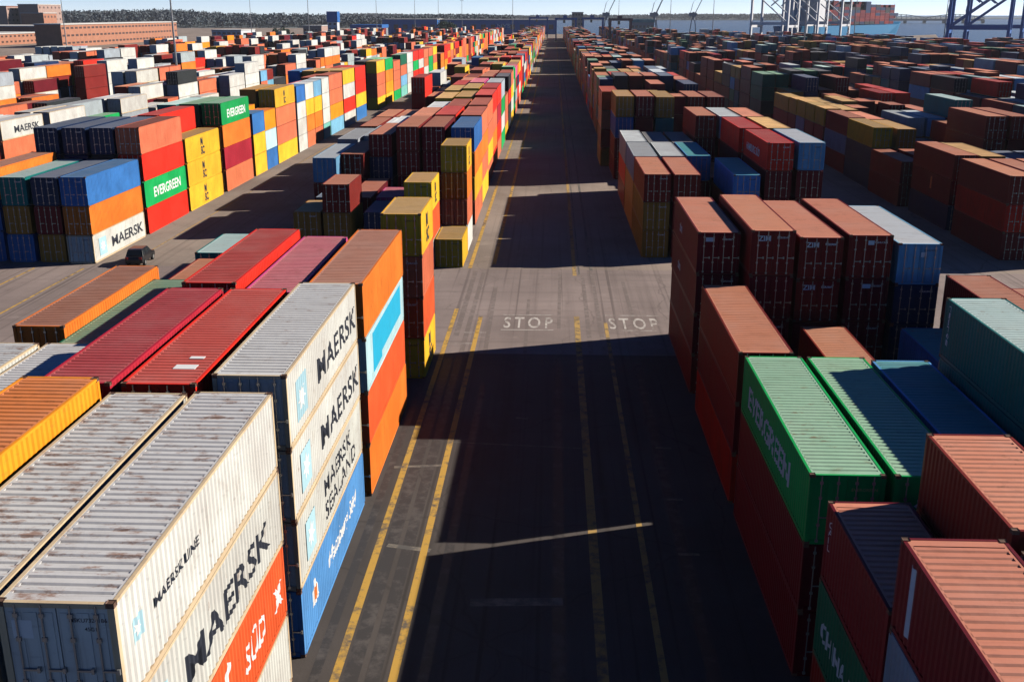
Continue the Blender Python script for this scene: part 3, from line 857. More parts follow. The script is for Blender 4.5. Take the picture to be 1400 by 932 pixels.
for (x, y0, y1, w, mt) in ((-7.27, 5, 77, .31, M_YLINE), (-5.27, 5, 75, .31, M_YLINE), (-7.3, 90.5, 700, .34, M_YLINE), (-5.2, 92, 700, .34, M_YLINE),
                           (1.95, 5, 75.2, .4, M_YLINE2), (2.05, 88, 800, .34, M_YLINE2), (2.45, 88, 800, .14, M_WLINE2), (4.05, 5, 73.6, .26, M_YLINE2), (3.55, 90, 800, .26, M_WLINE2),
                           (-41.9, 20, 89, .2, M_YLINE), (-46.4, 20, 89, .2, M_YLINE), (-38.6, 91, 600, .15, M_YLINE2), (27.6, 60, 90, .2, M_YLINE2)):
    strip('lane_line', x, y0, x, y1, w, mt)
for x0, x1, y, w in ((-3.6, .3, 75.5, .14), (-3.6, .2, 71.6, .12), (4.1, 8.2, 75.6, .14), (4.1, 8.3, 71.7, .12), (-7.2, -5.4, 68.2, .1), (-6.2, -4.6, 70.8, .09)):
    strip('stop_line', x0, y, x1, y+.05, w, M_WLINE)
for x0 in (-3.45, 4.3):
    fl = text_flat('STOP', 3.4, bold=.012, spacing=1.4, sx=.36)
    mm = MB(); mm.v = [(x0+x*3.6/fl[2], 72.15+y*2.75/fl[3], .009) for x, y in fl[0]]; mm.f = list(fl[1]); mm.m = [0]*len(mm.f)
    o = mm.build('stop_marking', M_WLINE); o['kind'] = 'structure'
for (x0, y0, x1, y1, w) in ((-5.1, 50.9, 2.2, 50.3, .09), (-3.0, 35.2, .6, 35.4, .55), (-1.9, 54.5, -1.2, 54.4, .2), (-7.8, 47.6, -5.4, 47.9, .25), (-6.9, 39.6, -5.0, 39.2, .3), (5.3, 44.5, 6.3, 44.5, .2), (5.6, 50.6, 6.4, 50.5, .2), (5.5, 39.3, 6.4, 39.3, .2), (-30, 66.0, 30, 66.1, .07)):
    strip('repair_patch', x0, y0, x1, y1, w, M_WLINE2, .008)
for i, (x, y0, y1, w_, mt) in enumerate(((2.75, 66.2, 88, .32, M_BLACKMARK), (3.65, 66.2, 90, .3, M_BLACKMARK), (-6.7, 70, 90, .4, M_BLACKMARK), (-6.0, 66.2, 90, .35, M_BLACKMARK), (-4.4, 66.2, 84, .3, M_BLACKMARK), (.6, 72, 90, .25, M_BLACKMARK), (-1.7, 66.2, 80, .25, M_BLACKMARK), (6.2, 67, 86, .3, M_BLACKMARK),
                                           (-6.75, 18, 65, .55, M_OIL), (-5.95, 22, 65.5, .5, M_OIL), (-8.0, 30, 65, .35, M_OIL), (-4.3, 16, 60, .4, M_OIL), (.4, 20, 64, .5, M_OIL), (5.8, 20, 64, .5, M_OIL))):
    strip('tyre_mark', x, y0, x+rng.uniform(-.2, .2), y1, w_, mt, .0062+i*.00004)

# ---------------------------------------------------------------- car by the second left block
M_CAR = simple('black_car_paint', (.012, .013, .016), .3); M_GLASS = simple('dark_glass', (.03, .035, .04), .12)
M_TYRE = simple('tyre_rubber', (.02, .02, .02), .9); M_TAIL = simple('tail_lamp_red', (.4, .02, .01), .4)
def car(loc, rz):
    o = empty('parked_car', loc, rz); o.scale = (.84, .84, .84)
    prof = [(-2.2, .35), (-2.3, .75), (-2.2, 1.05), (-1.9, 1.12), (-1.55, 1.72), (-1.2, 1.78), (.4, 1.76), (1.15, 1.1), (2.1, .95), (2.25, .7), (2.2, .35)]
    m = MB(); n = len(prof)
    def ring(s, w): return [(s*(w if z < 1.15 else w-.17*(z-1.1)/.66), y, z) for y, z in prof]
    a, b_ = ring(-1, .93), ring(1, .93)
    m.v = a+b_; m.f = [tuple(range(n)), tuple(range(2*n-1, n-1, -1))]+[(i, i+n, (i+1) % n+n, (i+1) % n) for i in range(n)]; m.m = [0]*len(m.f)
    body = m.build('body', M_CAR, o)
    bv = body.modifiers.new('soft', 'BEVEL'); bv.width = .05; bv.segments = 2; bv.limit_method = 'ANGLE'
    for s in (-1, 1):
        g = MB()
        f = lambda y, z: (s*(.95-.17*max(0, z-1.1)/.66), y, z)
        for q in (((-1.75, 1.18), (-.95, 1.18), (-.95, 1.66), (-1.5, 1.66)), ((-.85, 1.18), (.05, 1.18), (.05, 1.66), (-.85, 1.66)), ((.13, 1.18), (.92, 1.18), (.4, 1.66), (.13, 1.66))):
            g.poly([f(*p) for p in q])
        g.build('side_window', M_GLASS, o)
        t = MB(); t.box(s*.72-.14, s*.72+.14, -2.325, -2.22, .78, 1.02); t.build('tail_light', M_TAIL, o)
        for y in (-1.4, 1.4):
            w = MB(); w.bar((s*.98, y, .34), (s*.74, y, .34), .34, k=18); wo = w.build('wheel', M_TYRE, o)
            r = MB(); r.bar((s*.995, y, .34), (s*.9, y, .34), .2, k=12); r.build('rim', M_STEEL, wo)
    g = MB(); g.quad((-.72, -1.935, 1.2), (.72, -1.935, 1.2), (.66, -1.63, 1.66), (-.66, -1.63, 1.66)); g.build('rear_window', M_GLASS, o)
    return o
tag(car((-37.7, 91.6, .012), R(4)), 'black estate car standing beside the yellow line near the wall of stacks', 'car')

# ---------------------------------------------------------------- light masts
M_MAST = simple('mast_steel', (.3, .31, .32), .5, .4); M_LAMP = simple('floodlight_housing', (.12, .12, .13), .5)
def make_mast(h):
    o = empty('light_mast', (0, 0, 0))
    m = MB(); m.bar((0, 0, .5), (0, 0, h), .36, .15, k=10); m.build('pole', M_MAST, o)
    f = MB(); f.box(-.6, .6, -.6, .6, 0.01, .55); f.build('base_block', M_CONC, o)
    r = MB()
    for i in range(12):
        a, b_ = 2*math.pi*i/12, 2*math.pi*(i+1)/12
        r.beam((1.5*math.cos(a), 1.5*math.sin(a), h-.4), (1.5*math.cos(b_), 1.5*math.sin(b_), h-.4), .12)
        if i % 3 == 0: r.beam((0, 0, h-.3), (1.5*math.cos(a), 1.5*math.sin(a), h-.4), .1)
    r.build('lamp_ring', M_MAST, o)
    for i in range(6):
        a = 2*math.pi*i/6; l = MB(); l.box(1.5*math.cos(a)-.3, 1.5*math.cos(a)+.3, 1.5*math.sin(a)-.3, 1.5*math.sin(a)+.3, h-.95, h-.5); l.build('floodlight', M_LAMP, o)
    return o
def copy_tree(o, parent=None):
    kids = list(o.children)
    c = o.copy(); link(c, parent)
    for ch in kids: copy_tree(ch, c)
    return c
def at(x, Y, z=0.0):
    """x coordinate seen at picture column x (of 1400) for a point at depth Y"""
    lo, hi = -4000, 4000
    for _ in range(60):
        mid = (lo+hi)/2; q = px((mid, Y, z))
        if q[0] < x: lo = mid
        else: hi = mid
    return lo
MASTS = [(245, 296, 'tall grey light mast rising between the second and fourth left blocks'), (1097, 512, 'tall grey light mast standing among the dark stacks before the white cranes'),
         (1288, 640, 'slim light mast at the water between the ship and the blue cranes'), (424, 700, 'slim light mast over white stacks, before the blue topped tower'),
         (345, 900, 'thin light mast against the wooded ridge, third from the left edge'), (92, 640, 'thin light mast before the brick warehouse end wall'),
         (516, 900, 'thin light mast at the left end of the blue warehouse'), (568, 1000, 'thin light mast before the middle of the blue warehouse'),
         (600, 1080, 'thin light mast at the gap in the blue warehouses'), (1166, 760, 'slim light mast right of the white cranes, before the ship bow'), (701, 900, 'thin light mast left of the road end, before the blue warehouse'),
         (973, 760, 'slim light mast above the far dark stacks, left of the white cranes'),
         (915, 820, 'slim light mast right of the brown gantry crane'), (845, 1050, 'thin light mast above the brown gantry crane'), (632, 1150, 'thin light mast over the blue warehouse roof at its right half')]
proto = make_mast(36)
for i, (x, Y, lab) in enumerate(MASTS):
    o = proto if i == 0 else copy_tree(proto)
    o.location = (at(x, Y), Y, 0)
    tag(o, lab, 'light mast', 'light masts over the yard')

# ---------------------------------------------------------------- quay cranes
def quay_crane(name, mat, loc, rz, scale=1.0, boom_up=False):
    o = empty(name, loc, rz); G, B, H = 30.0, 18.0, 40.0
    for gx in (0, -G):
        for by in (0, B):
            m = MB(); m.beam((gx, by, 1.6), (gx+(1.2 if gx else -1.2)*0, by, H), 1.5, 1.9); lg = m.build('leg', mat, o)
            w = MB()
            for k in range(4): w.bar((gx-.35, by-2.4+k*1.6, .75), (gx+.35, by-2.4+k*1.6, .75), .7, k=10)
            w.box(gx-.5, gx+.5, by-3, by+3, 1.1, 1.75); w.build('bogie', M_LAMP, lg)
    for gx in (0, -G):
        m = MB(); m.beam((gx, .8, 12.5), (gx, B-.8, 12.5), 1.4, 1.8); m.build('portal_beam', mat, o)
        m = MB(); m.beam((gx, .8, H), (gx, B-.8, H), 1.4, 1.8); m.build('top_beam', mat, o)
    for by in (0, B):
        m = MB(); m.beam((-.8, by, 14.5), (-G+.8, by, 14.5), 1.4, 2.0); m.build('cross_beam', mat, o)
        for a, c in (((-G+.8, 15.6), (-.9, 37.5)), ((-G+1, 38), (-G*.52, 27.5))):
            m = MB(); m.beam((a[0], by, a[1]), (c[0], by, c[1]), .8); m.build('brace', mat, o)
    for by in (B/2-3.2, B/2+3.2):
        m = MB(); m.beam((-G-14, by, H+1.8), (2, by, H+1.8), 1.2, 2.2); m.build('girder', mat, o)
        m = MB(); m.beam((2.4, by, H+1.8), ((26, by, H+40) if boom_up else (46, by, H+1.8)), 1.2, 1.8); m.build('boom', mat, o)
    m = MB()
    for by in (B/2-3, B/2+3):
        m.beam((-1, by, H+3), (-3, B/2, H+24), .9); m.beam((-G, by, H+3), (-3, B/2, H+24), .7)
    m.build('apex_frame', mat, o)
    m = MB(); m.beam((-3, B/2, H+24), ((24, B/2, H+38) if boom_up else (40, B/2, H+3)), .35); m.build('forestay', mat, o)
    m = MB(); m.box(-G-8, -G+4, B/2-3.4, B/2+3.4, H+3.2, H+8); m.build('machinery_house', mat, o)
    m = MB(); m.box(-12, -9, B/2-1.4, B/2+1.4, H-3.6, H-.2); m.build('cab', M_GLASS, o)
    m = MB()
    for k in range(10): m.beam((-G-1.2, 2+(k % 2)*5, 2+k*3.6), (-G-1.2, 7-(k % 2)*5, 5.6+k*3.6), .5, .2)
    m.build('stairway', mat, o)
    return o
M_BLUECR = simple('blue_crane_paint', (.01, .11, .42), .5); M_WHITECR = simple('white_crane_paint', (.86, .86, .9), .5)
a25 = R(-25)
for Y, x, lab in ((583, 1374, 'blue quay crane whose legs stand behind the dark stacks, nearer of two'), (640, 1392, 'blue quay crane partly hidden by its nearer blue twin')):
    tag(quay_crane('quay_crane', M_BLUECR, (at(x, Y), Y, 0), a25), lab, 'quay crane', 'blue quay cranes')
a14 = math.atan2(.595, -.804)
for t, lab in ((-12, 'white quay crane before the middle of the blue ship, right one of three'), (36, 'white quay crane at the stern of the blue ship, middle of three'), (92, 'white quay crane past the stern of the blue ship, left one of three')):
    tag(quay_crane('quay_crane', M_WHITECR, (218-t*.595, 934-t*.804, 0), a14), lab, 'quay crane', 'white quay cranes by the ship')
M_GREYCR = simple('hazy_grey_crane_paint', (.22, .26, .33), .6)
def jib_crane(loc, rz):
    o = empty('harbour_crane', loc, rz)
    m = MB(); 
    for sx in (-4, 4):
        for sy in (-4, 4): m.beam((sx, sy, 0), (sx*.5, sy*.5, 16), 1.0)
    m.build('portal', M_GREYCR, o)
    m = MB(); m.bar((0, 0, 16), (0, 0, 26), 2.0, 1.4, k=10); m.build('tower', M_GREYCR, o)
    m = MB(); m.box(-6, 4, -3, 3, 20, 25); m.build('machinery_house', M_GREYCR, o)
    m = MB()
    m.beam((2, -1.5, 24), (20, 0, 62), .9); m.beam((2, 1.5, 24), (20, 0, 62), .9)
    for k in range(6):
        t = k/6; m.beam((2+18*t, -1.5+1.5*t, 24+38*t), (2+18*(t+.14), 1.5-1.5*(t+.14), 24+38*(t+.14)), .5)
    m.build('jib', M_GREYCR, o)
    m = MB(); m.beam((-4, 0, 25), (-1, 0, 38), .7); m.beam((-1, 0, 38), (20, 0, 62), .25); m.build('stay', M_GREYCR, o)
    return o
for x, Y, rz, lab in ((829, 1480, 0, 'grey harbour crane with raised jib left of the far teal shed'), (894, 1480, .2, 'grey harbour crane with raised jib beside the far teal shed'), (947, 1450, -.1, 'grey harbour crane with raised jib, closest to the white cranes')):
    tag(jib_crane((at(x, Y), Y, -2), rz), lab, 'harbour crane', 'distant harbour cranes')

# ---------------------------------------------------------------- yard gantries
def gantry(mat, xa, xb, Y, lab):
    o = empty('gantry_crane', ((xa+xb)/2, Y, 0)); w = (xb-xa)/2
    for sx in (-1, 1):
        for sy in (0, 12):
            m = MB(); m.beam((sx*w, sy, 1.2), (sx*w, sy, 17), 1.1); lg = m.build('leg', mat, o)
            t = MB(); t.bar((sx*w-.35, sy, .8), (sx*w+.35, sy, .8), .8, k=12); t.build('wheel', M_TYRE, lg)
        m = MB(); m.beam((sx*w, .6, 1.8), (sx*w, 11.4, 1.8), .9); m.build('sill_beam', mat, o)
    for sy in (0, 12):
        m = MB(); m.beam((-w-1, sy, 17.8), (w+1, sy, 17.8), 1.2, 1.6); m.build('girder', mat, o)
    m = MB(); m.box(-w*.3, w*.1, 1, 11, 18.7, 20.4); m.build('trolley', mat, o)
    m = MB(); m.box(-w*.3, -w*.3+1.8, 2, 4, 14.5, 16.8); m.build('cab', M_GLASS, o)
    tag(o, lab, 'gantry crane', 'yard gantry cranes')
M_BROWNCR = simple('brown_crane_paint', (.12, .06, .08), .6)
gantry(M_BLUECR, at(760, 880), at(787, 880), 880, 'blue yard gantry crane straddling the far end of the road')
gantry(M_BLUECR, at(797, 930), at(824, 930), 930, 'blue yard gantry crane right of the road end')
gantry(M_BLUECR, at(724, 1000), at(748, 1000), 1000, 'dark blue yard gantry crane left of the road end')
gantry(M_BROWNCR, at(834, 760), at(862, 760), 760, 'brown purple yard gantry crane over the right stacks')

# ---------------------------------------------------------------- ship
def ship():
    sx, sy, bx, by = 203, 950, 362, 1165
    v = Vector((bx-sx, by-sy)); Ls = v.length; rz = math.atan2(v.y, v.x)
    o = empty('container_ship', (sx, sy, -2.2), rz)
    hb = 17.0
    st_ = [(0, .8, .55), (.04, .95, .75), (.12, 1, 1), (.75, 1, 1), (.86, .93, .7), (.94, .66, .3), (1.0, .12, .03)]
    m = MB(); rows = []
    for t, top, bot in st_:
        x = t*Ls; lift = 2.5 if t > .9 else 0
        rows.append([(x-(6 if t == 1 else 0), -hb*bot, -1), (x, -hb*(top+bot)/2, 5), (x+(6 if t == 1 else 0), -hb*top, 13.5+lift), (x+(6 if t == 1 else 0), hb*top, 13.5+lift), (x, hb*(top+bot)/2, 5), (x-(6 if t == 1 else 0), hb*bot, -1)])
    for a, b_ in zip(rows, rows[1:]):
        for i in range(5): m.quad(a[i], b_[i], b_[i+1], a[i+1])
    m.poly(rows[0][::-1]); m.poly(rows[-1])
    m.build('hull', M_HULL, o)
    m = MB(); m.box(Ls*.1, Ls*.1+14, -hb+1, hb-1, 13.6, 42); m.box(Ls*.1-1, Ls*.1+9, -hb-3, hb+3, 39.5, 42.6)
    sup = m.build('bridge_house', M_WHITECR, o)
    m = MB(); m.box(Ls*.04, Ls*.04+7, -4, 4, 13.6, 36); m.build('funnel', M_HULL, o)
    m = MB(); m.bar((Ls*.97, 0, 15), (Ls*.97, 0, 34), .5, .25); m.build('foremast', M_WHITECR, o)
    tag(o, 'sky blue container ship loaded high, moored behind the white quay cranes', 'ship')
    vs, fs, cols = [], [], []
    x = Ls*.17
    R_ = Matrix.Translation((sx, sy, -2.2)) @ Matrix.Rotation(rz, 4, 'Z')
    mb = MB(); cc = []
    while x < Ls*.9:
        n = rng.choice((6, 7, 7, 8)) if x < Ls*.8 else rng.choice((4, 5, 6))
        for k in range(13):
            yy = -hb+1.2+k*2.52
            if abs(yy) > hb*(1.0 if x < Ls*.8 else .72): continue
            nn = n-rng.choice((0, 0, 0, 1))
            for z in range(nn):
                if 0 < k < 12 and z < nn-1: continue
                code = rng.choice('rrrrbkknnn'); c = vary(C[code][1]); r_ = vary(C[code][2])
                z0 = 14.2+z*2.6; n0 = len(mb.f)
                mb.box(x, x+12.2, yy, yy+2.44, z0+.02, z0+2.58)
                cc += [c, r_]+[c]*4
        x += 13.2
    mb.v = [tuple(R_ @ Vector(p)) for p in mb.v]
    me = mb.mesh('ship_cargo', M_FAR); at_ = me.color_attributes.new('paint', 'FLOAT_COLOR', 'CORNER')
    at_.data.foreach_set('color', [q for c in cc for q in list(c)*4])
    tag(link(bpy.data.objects.new('ship_cargo', me)), 'dark containers massed on the deck of the blue ship', 'ship cargo', kind='stuff')
m, nt, b = newmat('ship_blue_paint')
b.inputs['Base Color'].default_value = (.01, .2, .42, 1); b.inputs['Roughness'].default_value = .5
M_HULL = m
ship()

# ---------------------------------------------------------------- warehouses and far buildings
M_BRICK = simple('tan_brick', (.46, .2, .12), .85, 0, .25, .4); M_BRICK2 = simple('red_brick', (.35, .14, .1), .85, 0, .25, .4)
M_PINK = simple('pale_brick', (.45, .3, .25), .85, 0, .2, .3); M_ROOFW = simple('pale_roof', (.62, .6, .57), .7); M_WIN = simple('dark_window', (.1, .06, .05), .3)
M_BSHED = simple('blue_cladding', (.02, .15, .48), .5); M_WCLAD = simple('white_cladding', (.7, .72, .74), .5); M_TEALR = simple('teal_roof', (.05, .3, .33), .5); M_GREYB = simple('grey_cladding', (.28, .3, .33), .6)
def building(name, x0, x1, y0, y1, h, wall, roof, lab, cat, wins=None, roof_h=.8, z0=0.0):
    o = empty(name, ((x0+x1)/2, (y0+y1)/2, z0)); a, c = (x1-x0)/2, (y1-y0)/2
    m = MB(); m.box(-a, a, -c, c, 0, h); m.build('wall', wall, o)
    m = MB(); m.box(-a-.5, a+.5, -c-.5, c+.5, h+.01, h+roof_h); m.build('roof', roof, o)
    if wins:
        face, rows, n, w, hh = wins; me = None
        for r in range(rows):
            z = h*(r+.5)/rows-hh/2+.3
            for i in range(n):
                u = -1+2*(i+.5)/n
                if me is None:
                    m = MB()
                    if face == 'x': m.box(-.05, .06, -w/2, w/2, 0, hh)
                    else: m.box(-w/2, w/2, -.06, .05, 0, hh)
                    me = m.mesh('window', M_WIN)
                wo = link(bpy.data.objects.new('window', me), o)
                wo.location = (a, u*c, z) if face == 'x' else (u*a, -c, z)
    tag(o, lab, cat)
    return o
building('brick_warehouse', -348, -330, 712, 935, 14.6, M_BRICK, M_ROOFW, 'long tan brick warehouse with rows of dark windows below the wooded ridge', 'warehouse', ('x', 3, 33, 4.4, 1.3))
building('brick_warehouse', -470, -398, 742, 830, 7.6, M_BRICK, M_ROOFW, 'low tan brick warehouse at the left edge before the longer one', 'warehouse', ('x', 2, 14, 3, 1.3))
building('dark_warehouse', -500, -398, 870, 960, 11.5, M_BRICK2, M_ROOFW, 'dark walled warehouse with a white roof edge behind the low brick one', 'warehouse', ('y', 1, 8, 4, 3))
building('brick_building', -612, -590, 1150, 1200, 29, M_PINK, M_BRICK2, 'pale brick block farthest left on the skyline', 'building', ('x', 5, 6, 3, 2))
building('brick_building', -582, -560, 1160, 1215, 31, M_PINK, M_ROOFW, 'pinkish brick block on the skyline, right of the farthest left one', 'building', ('x', 5, 6, 3, 2))
building('orange_building', -560, -536, 1120, 1150, 22, M_BRICK, M_ROOFW, 'small orange brick building where the wooded ridge starts', 'building', ('x', 3, 4, 3, 2))
b1 = building('blue_warehouse', at(523, 1165), at(598, 1165), 1165, 1230, 15.5, M_BSHED, M_ROOFW, 'long blue warehouse with a pale roof edge, left of two', 'warehouse', ('y', 1, 6, 5, 5))
b2 = building('blue_warehouse', at(602, 1190), at(760, 1190), 1190, 1250, 15.0, M_BSHED, M_ROOFW, 'wide blue warehouse reaching toward the end of the road', 'warehouse', ('y', 1, 12, 5, 5))
fl = text_flat('NYS', 5.5, bold=.03, sx=1.5)
mm = MB(); mm.v = [(-1+x, -30.1, 7+y) for x, y in fl[0]]; mm.f = list(fl[1]); mm.m = [0]*len(mm.f); mm.build('lettering', M_WHITE, b2)
tw = building('silo_tower', at(449, 900), at(462, 900), 900, 910, 15, M_WCLAD, M_BSHED, 'white tower block with a blue top between the light masts', 'tower', ('y', 4, 2, 2, 1.6), 8.5)
building('grey_shed', at(480, 1000), at(522, 1000), 1000, 1040, 9, M_GREYB, M_BSHED, 'low grey shed with a blue roof left of the blue warehouse', 'shed', ('y', 1, 5, 4, 3), 3)
building('pale_building', at(782, 1400), at(797, 1400), 1400, 1430, 23, M_PINK, M_ROOFW, 'pale pink block standing beyond the blue gantry cranes', 'building', ('y', 4, 4, 2, 2))
building('teal_shed', at(862, 1390), at(894, 1390), 1390, 1420, 11, M_GREYB, M_TEALR, 'far shed with a teal roof above the right stacks', 'shed', ('y', 1, 6, 3, 3), 4)
building('pale_shed', at(290, 1050), at(330, 1050), 1050, 1100, 6, M_WCLAD, M_ROOFW, 'low pale shed under the wooded ridge', 'shed', ('y', 1, 6, 3, 2))
building('pale_shed', at(415, 1150), at(440, 1150), 1150, 1190, 9, M_PINK, M_ROOFW, 'low tan shed left of the blue topped tower', 'shed', ('y', 1, 5, 3, 2))

# ---------------------------------------------------------------- wooded ridge, far shore, bridge
m, nt, b = newmat('distant_foliage')
oi = N(nt, 'ShaderNodeAttribute'); oi.attribute_name = 'paint'
nt.links.new(oi.outputs['Color'], b.inputs['Base Color']); b.inputs['Roughness'].default_value = .9
M_LEAF = m
M_HILL = simple('ridge_soil', (.15, .18, .19), .95)
def ridge(name, x0, x1, Y, depth, hfun, n=60):
    m = MB(); 
    pr = [(0, 0), (.25, .7), (.5, 1), (.8, .75), (1, 0)]
    P = [[(x0+(x1-x0)*i/n, Y+depth*t, hfun(i/n)*k-.5) for t, k in pr] for i in range(n+1)]
    for a, b_ in zip(P, P[1:]):
        for i in range(len(pr)-1): m.quad(a[i], b_[i], b_[i+1], a[i+1])
    o = m.build(name, M_HILL); o['kind'] = 'structure'
def wood(name, lab, x0, x1, Y, depth, hfun, count, hmin, hmax, col, q=3.0):
    m = MB(); cc = []
    for _ in range(count):
        u = rng.random(); x = x0+(x1-x0)*u; v = rng.random(); y = Y+depth*v*.8
        t = rng.uniform(hmin, hmax); base = hfun(u)*(min(1, v*2.2)) ; rad = t*rng.uniform(.28, .42)
        tint = rng.uniform(.85, 1.15); warm = rng.random()
        m.bar((x, y, base-1), (x, y, base+t*.7), .35, .15, k=4, caps=False); cc += [(.05, .04, .03, 1)]*4
        for _ in range(22):
            th, ph, r_ = rng.uniform(0, 6.283), rng.uniform(-1, 1), rng.random()**.4
            s_ = math.sqrt(1-ph*ph)
            c = Vector((x+rad*r_*s_*math.cos(th), y+rad*r_*s_*math.sin(th), base+t*.62+t*.38*r_*ph))
            a = Vector((rng.uniform(-1, 1), rng.uniform(-1, 1), rng.uniform(-1, 1))).normalized(); e = a.orthogonal().normalized(); f = a.cross(e)
            w = q*rng.uniform(.4, 1)
            m.quad(*(tuple(c+e*w*p+f*w*r2) for p, r2 in ((-.5, -.4), (.5, -.5), (.4, .5), (-.5, .4))))
            k = tint*rng.uniform(.88, 1.14); cc.append((col[0]*k*(1+.2*warm), col[1]*k, col[2]*k, 1))
    me = m.mesh(name, M_LEAF); a = me.color_attributes.new('paint', 'FLOAT_COLOR', 'CORNER')
    a.data.foreach_set('color', [q_ for c in cc for q_ in list(c)*4])
    tag(link(bpy.data.objects.new(name, me)), lab, 'woodland', kind='stuff')
hA = lambda u: (11+3*math.sin(u*7)+1.5*math.sin(u*23))*min(1, max(.25, 1.35-u*.9))
xa, xb = at(-80, 1700), at(700, 1700)
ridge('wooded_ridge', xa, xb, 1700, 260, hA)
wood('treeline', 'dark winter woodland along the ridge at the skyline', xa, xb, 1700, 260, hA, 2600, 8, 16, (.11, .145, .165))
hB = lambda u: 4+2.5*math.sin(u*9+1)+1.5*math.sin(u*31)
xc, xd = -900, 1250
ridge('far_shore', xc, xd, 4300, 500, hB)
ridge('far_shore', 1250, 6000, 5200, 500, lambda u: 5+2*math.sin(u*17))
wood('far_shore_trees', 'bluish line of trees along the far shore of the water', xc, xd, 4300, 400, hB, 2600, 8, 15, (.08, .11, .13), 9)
M_TRUNK = simple('bark', (.08, .06, .045), .9)
def tree(x, y, h, lab):
    o = empty('tree', (x, y, 0))
    m = MB(); m.bar((0, 0, -.2), (0, 0, h*.35), .45, .3, k=8)
    for i in range(7):
        a = i*.9; m.bar((0, 0, h*(.25+.04*i)), (h*.24*math.cos(a), h*.24*math.sin(a), h*(.5+.05*i)), .2, .06, k=5)
    m.build('trunk', M_TRUNK, o)
    m = MB(); cc = []
    cl = [(rng.uniform(-.25, .25)*h, rng.uniform(-.25, .25)*h, rng.uniform(.4, .88)*h, rng.uniform(.1, .19)*h) for _ in range(16)]
    for cx, cy, cz, cr in cl:
        t = rng.uniform(.55, 1.4)
        for _ in range(60):
            d = Vector((rng.gauss(0, 1), rng.gauss(0, 1), rng.gauss(0, .8))).normalized()*cr*rng.random()**.4
            c = Vector((cx, cy, cz))+d; a = Vector((rng.uniform(-1, 1), rng.uniform(-1, 1), rng.uniform(-1, 1))).normalized(); e = a.orthogonal().normalized(); f = a.cross(e); w = rng.uniform(.5, 1.0)
            m.quad(*(tuple(c+e*w*p+f*w*q_) for p, q_ in ((-.5, -.4), (.5, -.5), (.4, .5), (-.5, .4)))); k = t*rng.uniform(.7, 1.3); cc.append((.035*k, .065*k, .045*k, 1))
    me = m.mesh('crown', M_LEAF); a = me.color_attributes.new('paint', 'FLOAT_COLOR', 'CORNER'); a.data.foreach_set('color', [q_ for c in cc for q_ in list(c)*4])
    link(bpy.data.objects.new('crown', me), o); tag(o, lab, 'tree', 'dark trees behind the left stacks')
for x, Y, h, lab in ((383, 720, 13, 'dark green tree before the wooded ridge, left one of three'), (391, 735, 12, 'dark green tree before the wooded ridge, middle one of three'), (398, 725, 10, 'dark green tree before the wooded ridge, right one of three'),
                     (604, 980, 15, 'dark green tree before the blue warehouse, left one of three'), (611, 990, 17, 'dark green tree before the blue warehouse, middle one of three'), (618, 975, 14, 'dark green tree before the blue warehouse, right one of three')):
    tree(at(x, Y), Y, h, lab)
def bridge():
    Y = 2900; x0, x1 = at(1185, Y), at(1345, Y)
    M_BR = simple('bridge_steel', (.03, .07, .12), .6)
    o = empty('road_bridge', ((x0+x1)/2, Y, -2)); w = (x1-x0)/2
    m = MB(); m.box(-w, w, 0, 14, 6, 10); m.build('deck', M_BR, o)
    n = 6
    for i in range(n+1):
        x = -w+2*w*i/n
        m = MB(); m.box(x-3, x+3, 2, 12, -1, 7.9); m.build('pier', M_BR, o)
    m = MB(); prev = None
    for i in range(25):
        x = -w+2*w*i/24; z = 13+9*abs(math.sin(math.pi*i/12))
        m.beam((x, 0, 11), (x, 0, z), 1.2)
        if prev: m.beam(prev, (x, 0, z), 1.6); m.beam((prev[0], 0, 11.2), (x, 0, z), .7)
        prev = (x, 0, z)
    m.build('truss', M_BR, o)
    tag(o, 'long steel truss bridge over the water beyond the ship', 'bridge')
bridge()

# ---------------------------------------------------------------- sea air
m = bpy.data.materials.new('sea_haze'); m.use_nodes = True; nt = m.node_tree
nt.nodes.remove(nt.nodes['Principled BSDF'])
pv = nt.nodes.new('ShaderNodeVolumePrincipled'); pv.inputs['Color'].default_value = (.86, .92, 1, 1); pv.inputs['Density'].default_value = HAZE; pv.inputs['Anisotropy'].default_value = .2
nt.links.new(pv.outputs[0], nt.nodes['Material Output'].inputs['Volume'])
q = MB(); q.box(-2600, 5600, -120, 6000, -8, 95)
o = q.build('haze', m); o['kind'] = 'stuff'

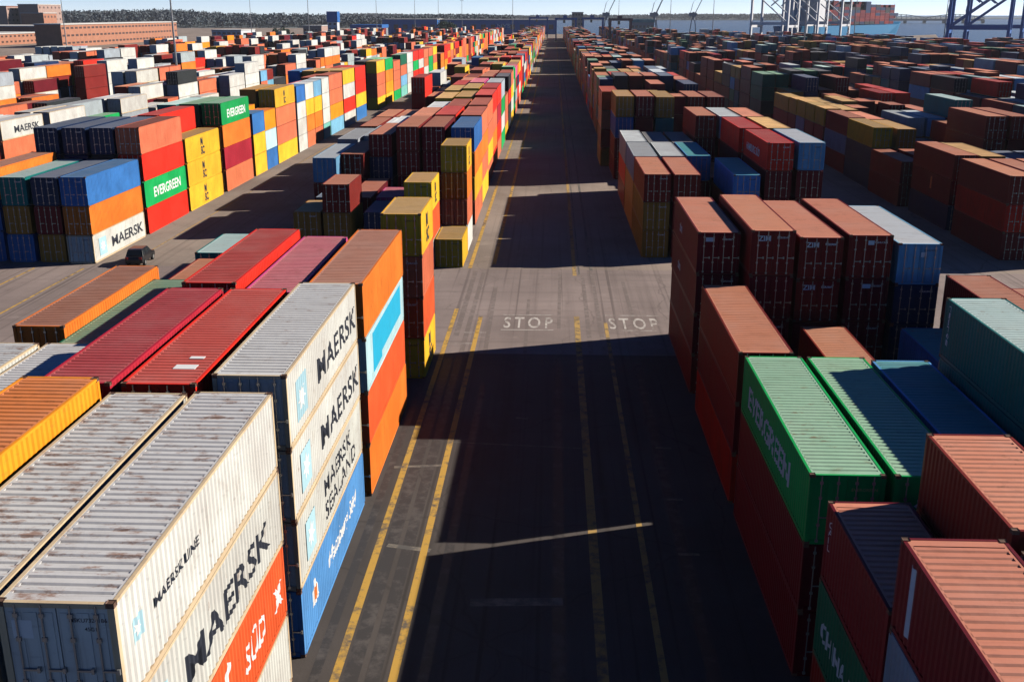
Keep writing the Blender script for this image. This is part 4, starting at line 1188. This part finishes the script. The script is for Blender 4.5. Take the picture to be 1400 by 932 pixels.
# ---------------------------------------------------------------- light, sky, camera
EL = R(28.0); sun_dir = Vector((.951*math.cos(EL), .309*math.cos(EL), math.sin(EL)))
sl = bpy.data.lights.new('sun', 'SUN'); sl.energy = 5.0; sl.angle = R(.53); sl.color = (1, .93, .83)
so = link(bpy.data.objects.new('sun', sl)); so.rotation_euler = (-sun_dir).to_track_quat('-Z', 'Y').to_euler(); so.location = (0, 0, 300)
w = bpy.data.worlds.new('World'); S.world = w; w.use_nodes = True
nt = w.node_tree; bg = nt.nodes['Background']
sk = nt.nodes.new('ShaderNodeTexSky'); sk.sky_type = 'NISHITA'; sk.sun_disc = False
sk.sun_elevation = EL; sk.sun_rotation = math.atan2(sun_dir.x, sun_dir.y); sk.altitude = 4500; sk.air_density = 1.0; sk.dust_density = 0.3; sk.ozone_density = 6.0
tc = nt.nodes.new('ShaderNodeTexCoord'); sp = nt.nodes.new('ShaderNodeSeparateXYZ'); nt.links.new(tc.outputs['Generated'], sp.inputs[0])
hz = nt.nodes.new('ShaderNodeMapRange'); hz.interpolation_type = 'SMOOTHSTEP'; nt.links.new(sp.outputs['Z'], hz.inputs[0])      # added sky tint: brighter low over horizon, dimmer and bluer above to deepen shade
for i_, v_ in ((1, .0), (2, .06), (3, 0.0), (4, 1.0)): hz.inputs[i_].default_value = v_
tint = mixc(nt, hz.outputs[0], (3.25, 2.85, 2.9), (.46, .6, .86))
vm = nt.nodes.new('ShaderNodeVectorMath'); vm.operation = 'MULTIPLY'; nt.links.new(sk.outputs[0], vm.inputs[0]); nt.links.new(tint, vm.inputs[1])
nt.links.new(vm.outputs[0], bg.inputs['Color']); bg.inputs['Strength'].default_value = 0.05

cam = bpy.data.cameras.new('camera'); cam.sensor_width = 36; cam.lens = 36*F; cam.clip_start = .5; cam.clip_end = 30000
co = link(bpy.data.objects.new('camera', cam)); co.location = (0, 0, CAMZ)
co.rotation_euler = (math.pi/2-PITCH, 0, -YAW)
S.camera = co
S.view_settings.view_transform = 'Standard'; S.view_settings.look = 'None'; S.view_settings.exposure = 0.32; S.view_settings.gamma = 1.0
S.cycles.use_denoising = True; S.cycles.max_bounces = 6; S.cycles.diffuse_bounces = 0
